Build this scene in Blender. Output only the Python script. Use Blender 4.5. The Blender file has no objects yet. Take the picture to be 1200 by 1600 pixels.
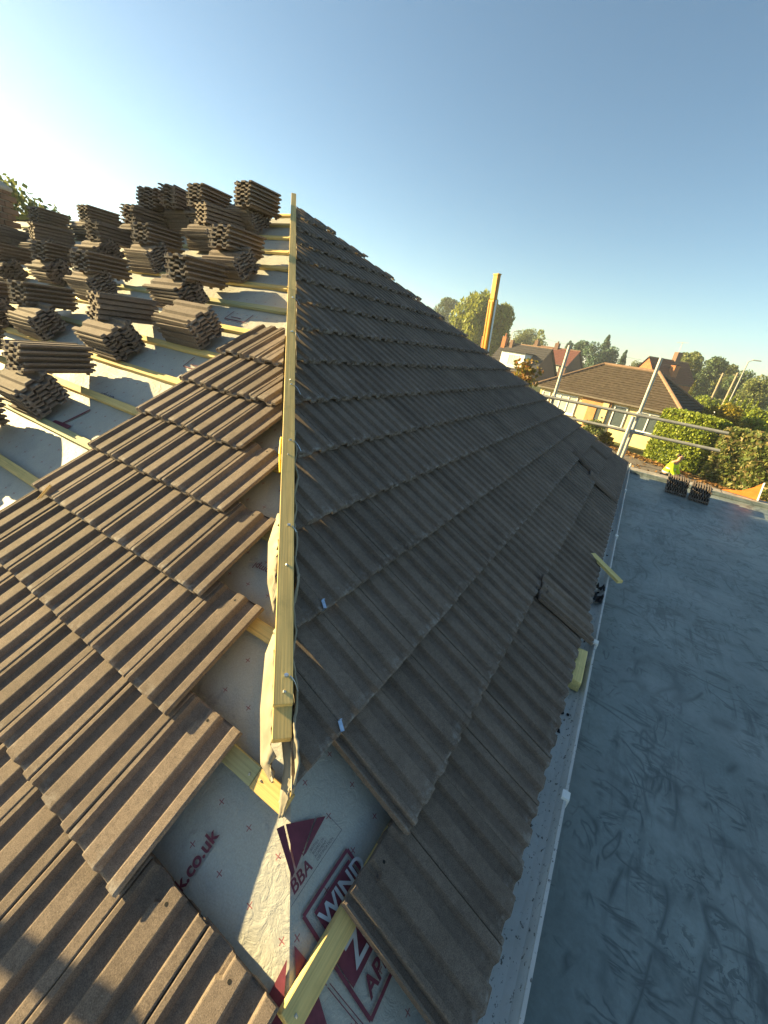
import bpy, bmesh, math, random
import numpy as np
from mathutils import Vector, Matrix

random.seed(7)
RNG = np.random.default_rng(7)
SC = bpy.context.scene
COL = SC.collection
R = math.radians

# ---------------------------------------------------------------- camera
CAM = Vector((-0.12668, 0.03377, 1.31391))
FWD = Vector((-0.44066, 0.80366, -0.39994))
YAW, PITCH, ROLL = -0.50151, 0.41144, 0.15978
_r = Vector((math.cos(YAW), -math.sin(YAW), 0.0))
_f = Vector((math.sin(YAW) * math.cos(PITCH), math.cos(YAW) * math.cos(PITCH), -math.sin(PITCH)))
_u = _r.cross(_f)
_r2 = math.cos(ROLL) * _r + math.sin(ROLL) * _u
_u2 = -math.sin(ROLL) * _r + math.cos(ROLL) * _u
cd = bpy.data.cameras.new('camera')
cam = bpy.data.objects.new('camera', cd)
COL.objects.link(cam)
cam.matrix_world = Matrix(((_r2.x, _u2.x, -_f.x, CAM.x), (_r2.y, _u2.y, -_f.y, CAM.y), (_r2.z, _u2.z, -_f.z, CAM.z), (0, 0, 0, 1)))
cd.sensor_fit = 'AUTO'
cd.sensor_width = 36.0
cd.lens = 14.2355
cd.clip_start = 0.02
cd.clip_end = 2000
SC.camera = cam

# ---------------------------------------------------------------- light
SUN = Vector((-1.0, -0.198, 0.313)).normalized()
world = bpy.data.worlds.new('World')
SC.world = world
world.use_nodes = True
wn = world.node_tree
bg = wn.nodes['Background']
sky = wn.nodes.new('ShaderNodeTexSky')
sky.sky_type = 'NISHITA'
sky.sun_disc = False
sky.sun_elevation = math.asin(SUN.z)
sky.sun_rotation = math.atan2(SUN.x, SUN.y)
sky.altitude = 0
sky.air_density = 0.85
sky.dust_density = 0.5
sky.ozone_density = 1.0
tint = wn.nodes.new('ShaderNodeMix')
tint.data_type = 'RGBA'
tint.blend_type = 'MULTIPLY'
tint.inputs[0].default_value = 1.0
tint.inputs[7].default_value = (0.86, 0.97, 0.92, 1)
wn.links.new(sky.outputs[0], tint.inputs[6])
wn.links.new(tint.outputs[2], bg.inputs[0])
bg.inputs[1].default_value = 0.05
sl = bpy.data.lights.new('sun', 'SUN')
sl.energy = 5.0
sl.angle = R(0.55)
sl.color = (1.0, 0.77, 0.37)
so = bpy.data.objects.new('sun', sl)
so.rotation_euler = SUN.to_track_quat('Z', 'Y').to_euler()
so.location = (-20, -5, 20)
COL.objects.link(so)
vs = SC.view_settings
vs.view_transform = 'Standard'
vs.look = 'None'
vs.exposure = 2.15
vs.gamma = 1.0
vs.use_curve_mapping = False

# ---------------------------------------------------------------- roof frame
TH = 0.5642
CT, ST, TT = math.cos(TH), math.sin(TH), math.tan(TH)
L = 7.7705
MEM = -0.104
GROUND = -3.0
G = 0.30
CW = 0.203


def LP(a, s, h=0.0):
    return Vector((-a, s * CT - h * ST, s * ST + h * CT))


def RP(y, s, h=0.0):
    return Vector((-s * CT + h * ST, y, s * ST + h * CT))


LEX, LEY, LEZ = Vector((1, 0, 0)), Vector((0, CT, ST)), Vector((0, -ST, CT))
REX, REY, REZ = Vector((0, 1, 0)), Vector((-CT, 0, ST)), Vector((ST, 0, CT))


def frame(ex, ey, ez, o):
    return Matrix(((ex.x, ey.x, ez.x, o.x), (ex.y, ey.y, ez.y, o.y), (ex.z, ey.z, ez.z, o.z), (0, 0, 0, 1)))


# ---------------------------------------------------------------- node helpers
class NT:
    def __init__(self, name):
        self.m = bpy.data.materials.new(name)
        self.m.use_nodes = True
        self.t = self.m.node_tree
        self.b = self.t.nodes['Principled BSDF']
        self.out = self.t.nodes['Material Output']

    def n(self, typ, **kw):
        nd = self.t.nodes.new(typ)
        for k, v in kw.items():
            setattr(nd, k, v)
        return nd

    def link(self, a, b):
        self.t.links.new(a, b)

    def val(self, sock, v):
        if hasattr(v, 'links'):
            self.link(v, sock)
        else:
            sock.default_value = v

    def coord(self, kind='Object', rand=False):
        c = self.n('ShaderNodeTexCoord').outputs[kind]
        if rand:
            oi = self.n('ShaderNodeObjectInfo')
            mul = self.math('MULTIPLY', oi.outputs['Random'], 37.0)
            add = self.n('ShaderNodeVectorMath', operation='ADD')
            self.link(c, add.inputs[0])
            self.link(mul, add.inputs[1])
            return c, add.outputs[0], oi.outputs['Random']
        return c

    def scale(self, v, s):
        m = self.n('ShaderNodeMapping')
        self.link(v, m.inputs['Vector'])
        m.inputs['Scale'].default_value = s
        return m.outputs[0]

    def noise(self, v, s, detail=3.0, rough=0.55, dist=0.0, out='Fac'):
        nd = self.n('ShaderNodeTexNoise')
        if v is not None:
            self.link(v, nd.inputs['Vector'])
        nd.inputs['Scale'].default_value = s
        nd.inputs['Detail'].default_value = detail
        nd.inputs['Roughness'].default_value = rough
        nd.inputs['Distortion'].default_value = dist
        return nd.outputs[out]

    def math(self, op, a, b=0.0, clamp=False):
        nd = self.n('ShaderNodeMath', operation=op)
        nd.use_clamp = clamp
        self.val(nd.inputs[0], a)
        self.val(nd.inputs[1], b)
        return nd.outputs[0]

    def rng(self, v, a, b, c=0.0, d=1.0):
        nd = self.n('ShaderNodeMapRange')
        self.link(v, nd.inputs[0])
        for i, x in enumerate((a, b, c, d)):
            nd.inputs[i + 1].default_value = x
        return nd.outputs[0]

    def mix(self, f, a, b, mode='MIX'):
        nd = self.n('ShaderNodeMix', data_type='RGBA', blend_type=mode)
        self.val(nd.inputs[0], f)
        for i, x in ((6, a), (7, b)):
            if hasattr(x, 'links'):
                self.link(x, nd.inputs[i])
            else:
                nd.inputs[i].default_value = (*x, 1)
        return nd.outputs[2]

    def mul(self, col, v):
        nd = self.n('ShaderNodeVectorMath', operation='SCALE')
        if hasattr(col, 'links'):
            self.link(col, nd.inputs[0])
        else:
            nd.inputs[0].default_value = col
        self.val(nd.inputs['Scale'], v)
        return nd.outputs[0]

    def bump(self, h, strength=0.5, dist=0.001, normal=None):
        nd = self.n('ShaderNodeBump')
        nd.inputs['Strength'].default_value = strength
        nd.inputs['Distance'].default_value = dist
        self.link(h, nd.inputs['Height'])
        if normal is not None:
            self.link(normal, nd.inputs['Normal'])
        return nd.outputs[0]

    def done(self, col=None, rough=0.8, normal=None, spec=0.3, metal=0.0):
        if col is not None:
            if hasattr(col, 'links'):
                self.link(col, self.b.inputs['Base Color'])
            else:
                self.b.inputs['Base Color'].default_value = (*col, 1)
        self.val(self.b.inputs['Roughness'], rough)
        self.b.inputs['Specular IOR Level'].default_value = spec
        self.b.inputs['Metallic'].default_value = metal
        if normal is not None:
            self.link(normal, self.b.inputs['Normal'])
        return self.m


def plain(name, col, rough=0.7, var=0.15, scale=20.0, spec=0.3, metal=0.0, bump=0.0, bd=0.002):
    t = NT(name)
    c = t.coord('Object')
    f = t.noise(c, scale, 4)
    k = t.rng(f, 0.25, 0.75, 1 - var, 1 + var)
    return t.done(t.mul(col, k), rough, t.bump(f, bump, bd) if bump else None, spec, metal)


def tile_material():
    t = NT('concrete_tile')
    c, v, rnd = t.coord('Object', rand=True)
    grain = t.noise(v, 420.0, 2, 0.7)
    mid = t.noise(v, 60.0, 3, 0.6)
    big = t.noise(v, 7.0, 3, 0.6)
    k = t.math('MULTIPLY', t.rng(grain, 0.3, 0.7, 0.62, 1.38), t.rng(big, 0.3, 0.7, 0.86, 1.14))
    k = t.math('MULTIPLY', k, t.rng(rnd, 0, 1, 0.84, 1.16))
    col = t.mul(t.mix(t.rng(mid, 0.35, 0.65), (0.133, 0.105, 0.086), (0.166, 0.131, 0.106)), k)
    sep = t.n('ShaderNodeSeparateXYZ')
    t.link(c, sep.inputs[0])
    tail = t.rng(sep.outputs['Y'], 0.0, 0.05, 1.0, 0.0)
    eff = t.math('MULTIPLY', tail, t.rng(t.noise(v, 32.0, 4, 0.7), 0.50, 0.68, 0.0, 0.8), True)
    col = t.mix(eff, col, (0.30, 0.28, 0.26))
    spk = t.rng(t.noise(v, 170.0, 2, 0.6), 0.70, 0.76, 0.0, 0.55)
    col = t.mix(spk, col, (0.26, 0.24, 0.22))
    smear = t.rng(t.noise(t.scale(v, (14, 3, 14)), 1.0, 5, 0.7), 0.62, 0.82, 0.0, 0.16)
    col = t.mix(smear, col, (0.19, 0.175, 0.16))
    nrm = t.bump(mid, 0.10, 0.003, t.bump(grain, 0.6, 0.0014))
    return t.done(col, 0.88, nrm, 0.18)


def cut_material():
    t = NT('cut_concrete')
    c, v, rnd = t.coord('Object', rand=True)
    g = t.noise(v, 160.0, 4, 0.7)
    return t.done(t.mix(t.rng(g, 0.3, 0.7), (0.30, 0.27, 0.22), (0.46, 0.42, 0.35)), 0.95, t.bump(g, 0.8, 0.003), 0.1)


def wood_material(name, c1, c2, knots=True):
    t = NT(name)
    c, v, rnd = t.coord('Object', rand=True)
    fine = t.noise(t.scale(v, (3.0, 160, 160)), 1.0, 4, 0.65)
    wide = t.noise(t.scale(v, (1.2, 22, 22)), 1.0, 3, 0.6, 0.6)
    col = t.mix(t.rng(wide, 0.32, 0.68), c1, c2)
    col = t.mul(col, t.rng(fine, 0.3, 0.7, 0.72, 1.18))
    if knots:
        kn = t.rng(t.noise(t.scale(v, (5, 18, 18)), 1.0, 1, 0.4), 0.73, 0.80, 0.0, 0.6)
        col = t.mix(kn, col, (0.22, 0.12, 0.04))
    dirt = t.rng(t.noise(v, 9.0, 4, 0.7), 0.55, 0.75, 0.0, 0.45)
    col = t.mix(dirt, col, (c2[0] * 0.55, c2[1] * 0.6, c2[2] * 0.6))
    return t.done(col, 0.75, t.bump(fine, 0.4, 0.0012), 0.25)


def membrane_material():
    t = NT('roof_underlay')
    uv = t.n('ShaderNodeTexCoord').outputs['UV']
    c = t.coord('Object')
    sep = t.n('ShaderNodeSeparateXYZ')
    t.link(uv, sep.inputs[0])

    def cell(sock, off):
        f = t.math('FRACT', t.math('ADD', t.math('MULTIPLY', sock, 10.0), off))
        return t.math('MULTIPLY', t.math('SUBTRACT', f, 0.5), 0.1)
    x = cell(sep.outputs['X'], 0.62)
    y = cell(sep.outputs['Y'], 0.84)
    near = t.math('MULTIPLY', t.math('LESS_THAN', t.math('ABSOLUTE', x), 0.0085), t.math('LESS_THAN', t.math('ABSOLUTE', y), 0.0085))
    d1 = t.math('LESS_THAN', t.math('ABSOLUTE', x), 0.0011)
    d2 = t.math('LESS_THAN', t.math('ABSOLUTE', y), 0.0011)
    cross = t.math('MULTIPLY', near, t.math('MAXIMUM', d1, d2))
    fib = t.noise(c, 240.0, 3, 0.7)
    wr = t.noise(c, 26.0, 5, 0.65, 0.8)
    blot = t.noise(c, 5.0, 4, 0.6)
    col = t.mix(t.rng(blot, 0.3, 0.7), (0.31, 0.31, 0.285), (0.385, 0.38, 0.34))
    col = t.mul(col, t.rng(fib, 0.3, 0.7, 0.88, 1.1))
    dirt = t.rng(t.noise(c, 11.0, 5, 0.75), 0.60, 0.78, 0.0, 0.75)
    col = t.mix(dirt, col, (0.17, 0.17, 0.17))
    col = t.mix(t.math('MULTIPLY', cross, 0.85), col, (0.22, 0.035, 0.05))
    nrm = t.bump(wr, 0.55, 0.010, t.bump(fib, 0.3, 0.001))
    return t.done(col, 0.62, nrm, 0.3)


def rubber_material():
    t = NT('rubber_roofing')
    c = t.coord('Object')
    big = t.noise(c, 0.9, 5, 0.6)
    mid = t.noise(c, 6.0, 5, 0.65, 0.5)
    fine = t.noise(c, 55.0, 4, 0.7)
    col = t.mix(t.rng(big, 0.32, 0.68), (0.125, 0.160, 0.160), (0.215, 0.250, 0.240))
    col = t.mul(col, t.rng(mid, 0.3, 0.7, 0.80, 1.2))
    col = t.mul(col, t.rng(fine, 0.3, 0.7, 0.9, 1.1))
    # scuffs: thin bent streaks where a warped noise crosses its mean
    scuff = None
    for sc_, w_, th_, st in ((2.4, 0.030, 0.50, (1, 0.4, 1)), (3.6, 0.032, 0.51, (0.35, 1.1, 1)), (6.5, 0.045, 0.53, (1, 0.5, 1)), (11.0, 0.08, 0.55, (0.5, 1.4, 1))):
        a = t.noise(t.scale(c, st), sc_, 2, 0.5, 1.6)
        line = t.rng(t.math('ABSOLUTE', t.math('SUBTRACT', a, 0.5)), 0.0, w_, 1.0, 0.0)
        m = t.rng(t.noise(c, sc_ * 0.55 + 1.3, 2, 0.5), th_, th_ + 0.07)
        s = t.math('MULTIPLY', line, m)
        scuff = s if scuff is None else t.math('MAXIMUM', scuff, s)
    patch = t.math('MULTIPLY', t.rng(t.noise(c, 34.0, 3, 0.6, 1.0), 0.54, 0.60), t.rng(t.noise(c, 2.3, 3, 0.6), 0.54, 0.62))
    scuff = t.math('MAXIMUM', scuff, t.math('MULTIPLY', patch, 0.85))
    col = t.mix(t.math('MULTIPLY', scuff, 0.7), col, (0.032, 0.046, 0.052))
    mp = t.n('ShaderNodeMapping')
    t.link(c, mp.inputs['Vector'])
    mp.inputs['Rotation'].default_value = (0, 0, R(38))
    mp.inputs['Scale'].default_value = (14, 2.2, 1)
    br = t.noise(mp.outputs[0], 1.0, 5, 0.7, 0.6)
    mask = t.rng(t.noise(c, 1.7, 3, 0.6), 0.42, 0.62)
    col = t.mix(t.math('MULTIPLY', t.rng(br, 0.50, 0.62, 0.0, 0.75), mask), col, (0.05, 0.065, 0.07))
    pale = t.rng(t.noise(c, 1.4, 4, 0.65, 0.4), 0.48, 0.72, 0.0, 0.55)
    col = t.mix(pale, col, (0.30, 0.33, 0.32))
    rough = t.rng(mid, 0.3, 0.7, 0.42, 0.62)
    return t.done(col, rough, t.bump(mid, 0.15, 0.006, t.bump(fine, 0.15, 0.002)), 0.5)


def leaf_material(name, cols, trans=0.35):
    t = NT(name)
    g = t.n('ShaderNodeNewGeometry')
    cr = t.n('ShaderNodeValToRGB')
    t.link(g.outputs['Random Per Island'], cr.inputs[0])
    el = cr.color_ramp.elements
    while len(el) < len(cols):
        el.new(0.5)
    for i, c in enumerate(cols):
        el[i].position = i / (len(cols) - 1)
        el[i].color = (*c, 1)
    t.link(cr.outputs[0], t.b.inputs['Base Color'])
    t.b.inputs['Roughness'].default_value = 0.55
    t.b.inputs['Specular IOR Level'].default_value = 0.3
    tr = t.n('ShaderNodeBsdfTranslucent')
    t.link(cr.outputs[0], tr.inputs['Color'])
    mx = t.n('ShaderNodeMixShader')
    mx.inputs[0].default_value = trans
    t.link(t.b.outputs[0], mx.inputs[1])
    t.link(tr.outputs[0], mx.inputs[2])
    t.link(mx.outputs[0], t.out.inputs['Surface'])
    return t.m


M = {}
M['tile'] = tile_material()
M['cut'] = cut_material()
M['hole'] = plain('nail_hole_shade', (0.01, 0.01, 0.01), 0.9)
M['wood'] = wood_material('treated_batten', (0.70, 0.50, 0.19), (0.50, 0.39, 0.16))
M['pale'] = wood_material('lit_batten_wood', (0.82, 0.66, 0.28), (0.70, 0.56, 0.22), False)  # batten wood lightened; the brighter light on the offcuts is in this colour
M['fresh'] = wood_material('fresh_cut_wood', (0.62, 0.42, 0.16), (0.52, 0.35, 0.13), False)
M['greenwood'] = wood_material('green_treated_wood', (0.40, 0.38, 0.20), (0.32, 0.31, 0.17), False)
M['membrane'] = membrane_material()
M['print'] = plain('maroon_print', (0.13, 0.026, 0.045), 0.6, 0.25, 60)
M['printgrey'] = plain('grey_print', (0.10, 0.08, 0.11), 0.6, 0.2, 60)
M['blank'] = plain('underlay_unprinted', (0.42, 0.44, 0.46), 0.6, 0.1, 60)
M['rubber'] = rubber_material()
M['steel'] = plain('galvanised_steel', (0.46, 0.46, 0.44), 0.42, 0.2, 30, 0.5, 0.6)
M['flap'] = plain('underlay_sun_dimmed', (0.27, 0.24, 0.18), 0.7, 0.25, 14, 0.2, bump=0.5, bd=0.006)  # underlay colour darkened so flaps facing the sun stay cream
M['clip'] = plain('sky_tinted_steel', (0.45, 0.55, 0.70), 0.30, 0.2, 80, 0.5, 0.9)  # blue of the reflected sky mixed into the steel colour
M['rail'] = plain('dull_scaffold_tube', (0.36, 0.35, 0.31), 0.5, 0.2, 12, 0.5, 0.4)
M['yellow'] = plain('machine_yellow', (0.52, 0.22, 0.012), 0.45, 0.15, 6)
M['redbrown'] = plain('red_oxide_paint', (0.28, 0.08, 0.05), 0.6, 0.2, 8)
M['brick'] = plain('house_brick', (0.17, 0.105, 0.075), 0.9, 0.3, 9, 0.1, bump=0.4, bd=0.01)
M['stone'] = plain('mortar_kerb', (0.33, 0.30, 0.26), 0.95, 0.35, 7, 0.1, bump=0.6, bd=0.02)
M['felt'] = plain('black_felt', (0.02, 0.02, 0.022), 0.8, 0.3, 40, 0.2)
M['white'] = plain('white_paint', (0.75, 0.75, 0.72), 0.5, 0.06, 5)
M['cream'] = plain('cream_render', (0.66, 0.52, 0.27), 0.9, 0.10, 2.0, 0.1)
M['glass'] = plain('window_glass', (0.07, 0.09, 0.10), 0.08, 0.1, 3, 0.8)
M['curtain'] = plain('net_curtain_glass', (0.42, 0.45, 0.42), 0.15, 0.25, 1.3, 0.7)
M['brownpaint'] = plain('brown_panel', (0.42, 0.22, 0.09), 0.8, 0.15, 3)
M['brickred'] = plain('orange_brick', (0.33, 0.13, 0.06), 0.9, 0.25, 4, 0.1)
M['darkroof'] = plain('dark_roof_tile', (0.045, 0.042, 0.045), 0.85, 0.3, 6, 0.15)
M['brownroof'] = plain('brown_roof_tile', (0.082, 0.064, 0.048), 0.9, 0.35, 5, 0.12)
M['redroof'] = plain('red_roof_tile', (0.13, 0.050, 0.040), 0.9, 0.3, 5, 0.12)
M['tan'] = plain('ridge_tile_tan', (0.22, 0.145, 0.10), 0.9, 0.2, 6, 0.1)
M['gutterdark'] = plain('dull_gutter', (0.13, 0.11, 0.09), 0.6, 0.2, 6)
M['orange'] = plain('orange_ply', (0.55, 0.16, 0.03), 0.7, 0.2, 14, 0.2)
M['bark'] = plain('bark', (0.09, 0.065, 0.045), 0.95, 0.35, 12, 0.1, bump=0.6, bd=0.03)
M['polewood'] = plain('pole_wood', (0.30, 0.24, 0.17), 0.9, 0.25, 6, 0.1)
M['soil'] = plain('garden_ground', (0.075, 0.085, 0.035), 0.95, 0.4, 0.6, 0.1)
M['path'] = plain('worn_tarmac', (0.17, 0.145, 0.12), 0.95, 0.3, 3.0, 0.1, bump=0.3, bd=0.01)
M['roadm'] = plain('road_tarmac', (0.06, 0.06, 0.06), 0.9, 0.25, 2.0, 0.2)
M['skin'] = plain('skin', (0.45, 0.24, 0.16), 0.55, 0.08, 10)
M['hair'] = plain('dark_hair', (0.03, 0.02, 0.015), 0.6, 0.2, 60)
M['hivis'] = plain('hi_vis_yellow', (0.62, 0.80, 0.02), 0.7, 0.1, 8)
M['tape'] = plain('reflective_tape', (0.55, 0.57, 0.55), 0.3, 0.08, 20, 0.6)
M['navy'] = plain('navy_trousers', (0.03, 0.035, 0.05), 0.85, 0.2, 20)
M['boot'] = plain('brown_boots', (0.08, 0.05, 0.03), 0.7, 0.2, 20)
M['caravan'] = plain('pale_sheeting', (0.60, 0.58, 0.54), 0.6, 0.15, 3)
M['yplastic'] = plain('yellow_strap', (0.85, 0.62, 0.02), 0.4, 0.1, 20)


def gutter_material():
    t = NT('white_gutter')
    c = t.coord('Object')
    sp = t.rng(t.noise(t.scale(c, (90, 60, 90)), 1.0, 3, 0.7), 0.60, 0.66, 0.0, 0.9)
    film = t.rng(t.noise(c, 8.0, 4, 0.7), 0.35, 0.75, 0.0, 0.35)
    col = t.mix(film, (0.58, 0.59, 0.57), (0.30, 0.31, 0.27))
    col = t.mix(sp, col, (0.05, 0.05, 0.04))
    return t.done(col, 0.42, None, 0.45)


M['gutter'] = gutter_material()
M['leaf_willow'] = leaf_material('willow_leaves', [(0.13, 0.17, 0.03), (0.25, 0.28, 0.04), (0.36, 0.36, 0.06)], 0.4)
M['leaf_dark'] = leaf_material('dark_leaves', [(0.05, 0.085, 0.045), (0.09, 0.14, 0.06), (0.15, 0.19, 0.07)], 0.2)
M['leaf_con'] = leaf_material('conifer_needles', [(0.04, 0.09, 0.06), (0.07, 0.135, 0.08), (0.11, 0.17, 0.095)], 0.15)
M['leaf_mid'] = leaf_material('mixed_leaves', [(0.09, 0.125, 0.04), (0.16, 0.195, 0.06), (0.25, 0.25, 0.09)], 0.35)
M['leaf_hedge'] = leaf_material('hedge_leaves', [(0.10, 0.15, 0.02), (0.21, 0.26, 0.025), (0.33, 0.36, 0.04)], 0.35)
M['leaf_beech'] = leaf_material('browning_leaves', [(0.06, 0.09, 0.02), (0.13, 0.165, 0.035), (0.19, 0.19, 0.05), (0.30, 0.22, 0.10)], 0.35)
M['leaf_yellow'] = leaf_material('yellow_leaves', [(0.12, 0.12, 0.015), (0.25, 0.20, 0.015), (0.33, 0.24, 0.02)], 0.4)
M['leaf_autumn'] = leaf_material('autumn_leaves', [(0.12, 0.13, 0.02), (0.26, 0.20, 0.03), (0.30, 0.11, 0.03)], 0.4)
M['litter'] = leaf_material('fallen_leaves', [(0.12, 0.06, 0.02), (0.26, 0.13, 0.04), (0.34, 0.20, 0.07)], 0.1)

# ---------------------------------------------------------------- object helpers


def props(o, label=None, cat=None, group=None, kind=None):
    if label:
        o['label'] = label
    if cat:
        o['category'] = cat
    if group:
        o['group'] = group
    if kind:
        o['kind'] = kind
    return o


def thing(name, loc, label, cat, group=None):
    o = bpy.data.objects.new(name, None)
    o.empty_display_size = 0.2
    o.location = loc
    COL.objects.link(o)
    return props(o, label, cat, group)


def link(name, me, parent=None, matrix=None, kind=None, label=None):
    o = bpy.data.objects.new(name, me)
    COL.objects.link(o)
    if matrix is not None:
        o.matrix_world = matrix
    if parent is not None:
        set_parent(o, parent)
    return props(o, label, None, None, kind)


def wm(o):
    m = o.matrix_basis.copy()
    if o.parent is not None:
        m = wm(o.parent) @ o.matrix_parent_inverse @ m
    return m


def set_parent(o, p):
    o.parent = p
    o.matrix_parent_inverse = wm(p).inverted()


class MB:
    """collects shapes; build() links them as one mesh object"""

    def __init__(self):
        self.v, self.f, self.mi = [], [], []

    def add(self, verts, faces, mi=0):
        n = len(self.v)
        self.v += [tuple(x) for x in verts]
        self.f += [tuple(i + n for i in fc) for fc in faces]
        self.mi += [mi] * len(faces)
        return self

    def box(self, lo, hi, mi=0, M4=None):
        x0, y0, z0 = lo
        x1, y1, z1 = hi
        vv = [Vector(p) for p in ((x0, y0, z0), (x1, y0, z0), (x1, y1, z0), (x0, y1, z0), (x0, y0, z1), (x1, y0, z1), (x1, y1, z1), (x0, y1, z1))]
        if M4 is not None:
            vv = [M4 @ p for p in vv]
        return self.add(vv, [(0, 3, 2, 1), (4, 5, 6, 7), (0, 1, 5, 4), (1, 2, 6, 5), (2, 3, 7, 6), (3, 0, 4, 7)], mi)

    def tube(self, p, q, r0, r1=None, seg=10, mi=0, cap=True):
        p, q = Vector(p), Vector(q)
        r1 = r0 if r1 is None else r1
        d = (q - p).normalized()
        u = d.orthogonal().normalized()
        w = d.cross(u)
        vv = []
        for c, r in ((p, r0), (q, r1)):
            for i in range(seg):
                a = 2 * math.pi * i / seg
                vv.append(c + (u * math.cos(a) + w * math.sin(a)) * r)
        ff = [(i, (i + 1) % seg, seg + (i + 1) % seg, seg + i) for i in range(seg)]
        if cap:
            ff += [tuple(reversed(range(seg))), tuple(range(seg, 2 * seg))]
        return self.add(vv, ff, mi)

    def mesh(self, name, mats, smooth=False):
        me = bpy.data.meshes.new(name)
        me.from_pydata(self.v, [], self.f)
        for m in (mats if isinstance(mats, (list, tuple)) else [mats]):
            me.materials.append(m)
        me.polygons.foreach_set('material_index', self.mi)
        if smooth:
            me.polygons.foreach_set('use_smooth', [True] * len(me.polygons))
        me.update()
        return me

    def build(self, name, mats, parent=None, matrix=None, smooth=False, kind=None, label=None):
        return link(name, self.mesh(name, mats, smooth), parent, matrix, kind, label)


def bevel(me, w, seg=1):
    bm = bmesh.new()
    bm.from_mesh(me)
    bmesh.ops.bevel(bm, geom=bm.edges[:], offset=w, segments=seg, affect='EDGES', profile=0.5)
    bm.to_mesh(me)
    bm.free()
    return me


# ---------------------------------------------------------------- the roof tile
TOP = [(-.027, -.010), (-.021, -.010), (-.019, -.0195), (-.004, -.0195), (-.0025, -.003), (.001, -.001), (.012, -.001),
       (.0205, -.0175), (.028, -.0192), (.050, -.0192), (.0575, -.0175), (.0655, -.0012), (.069, 0.0), (.112, 0.0), (.1155, -.0012),
       (.1235, -.0175), (.131, -.0192), (.152, -.0192), (.159, -.0175), (.167, -.0012), (.170, 0.0), (.194, 0.0), (.1972, -.002), (.1982, -.012)]
BOT = [(-.027, -.031), (-.002, -.032), (.021, -.0325), (.056, -.0325), (.064, -.014), (.117, -.014), (.126, -.0325), (.158, -.0325), (.168, -.014), (.195, -.014), (.1982, -.0135)]
TL = 0.38


def tile_mesh():
    secs = [0.0, 0.006, 0.338, 0.346, 0.374, TL]
    mb = MB()
    nt, nb = len(TOP), len(BOT)
    for k, y in enumerate(secs):
        for (x, z) in TOP:
            zz = z
            if k in (0, 5):
                zz -= 0.0025
            if k >= 3 and .056 < x < .072:      # the broad rib narrows near its head
                x = x + 0.013
            mb.v.append((x, y, zz))
        for (x, z) in BOT:
            mb.v.append((x, y, z))
    w = nt + nb
    for k in range(len(secs) - 1):
        for i in range(nt - 1):
            a = k * w + i
            mb.f.append((a, a + 1, a + w + 1, a + w))
            mb.mi.append(0)
        for i in range(nb - 1):
            a = k * w + nt + i
            mb.f.append((a, a + w, a + w + 1, a + 1))
            mb.mi.append(0)
        a, b = k * w, k * w + nt
        mb.f.append((a, a + w, b + w, b))
        a, b = k * w + nt - 1, k * w + nt + nb - 1
        mb.f.append((a, b, b + w, a + w))
        mb.mi += [0, 0]
    for k, flip in ((0, False), (len(secs) - 1, True)):
        ring = [k * w + i for i in range(nt)] + [k * w + nt + i for i in reversed(range(nb))]
        mb.f.append(tuple(ring if flip else reversed(ring)))
        mb.mi.append(0)
    # dark disc painted as a nail hole's shade on the broad rib, and two hanging nibs under the head
    cx, cy, r = .094, .352, .0042
    mb.add([(cx + r * math.cos(i * math.pi / 4), cy + r * math.sin(i * math.pi / 4), 0.0006) for i in range(8)], [tuple(range(8))], 2)
    mb.box((.028, .352, -.046), (.050, .366, -.029))
    mb.box((.132, .352, -.046), (.152, .366, -.029))
    me = mb.mesh('roof_tile', [M['tile'], M['cut'], M['hole']])
    bm = bmesh.new()
    bm.from_mesh(me)
    bmesh.ops.recalc_face_normals(bm, faces=[f for f in bm.faces if f.material_index == 0])
    bm.to_mesh(me)
    bm.free()
    return me


TILE = tile_mesh()


def cut_tile(matrix, planes):
    """a copy of the tile sawn along world planes (point, normal): the normal's side goes"""
    me = TILE.copy()
    bm = bmesh.new()
    bm.from_mesh(me)
    inv = matrix.inverted()
    for co, no in planes:
        lc = inv @ co
        ln = (inv.to_3x3() @ no).normalized()
        r = bmesh.ops.bisect_plane(bm, geom=bm.verts[:] + bm.edges[:] + bm.faces[:], plane_co=lc, plane_no=ln, clear_outer=True, dist=1e-6)
        cutg = [g for g in r['geom_cut'] if isinstance(g, bmesh.types.BMEdge)]
        if cutg:
            old = set(bm.faces)
            try:
                bmesh.ops.edgenet_fill(bm, edges=cutg)
            except Exception:
                pass
            for f in bm.faces:
                if f not in old:
                    f.material_index = 1
    n = len(bm.verts)
    bm.to_mesh(me)
    bm.free()
    return me if n > 3 else None


def jitter(m, t=0.002, r=0.3):
    return m @ Matrix.Translation((random.uniform(-t, t), random.uniform(-t, t), random.uniform(-t, t) * 0.6)) @ Matrix.Rotation(R(random.uniform(-r, r)), 4, 'Z')


TILT = math.atan(0.043 / TL)


def roof_matrix(side, u, s):
    # u: start of the cover width along the course
    if side == 'L':
        m = frame(LEX, LEY, LEZ, LP(u, s))
    else:
        m = frame(REX, REY, REZ, RP(u, s))
    return m @ Matrix.Rotation(-TILT, 4, 'X')


# ---------------------------------------------------------------- the house under re-roofing
house = thing('house', (-4.5, 3.9, GROUND), 'house being re-roofed with dark ribbed concrete tiles, its underlay and battens partly bare', 'house')

w = MB()
w.box((-13.0, 0.32, GROUND), (-0.30, L - 0.32, -0.16))
w.build('wall', M['brick'], house)

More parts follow.
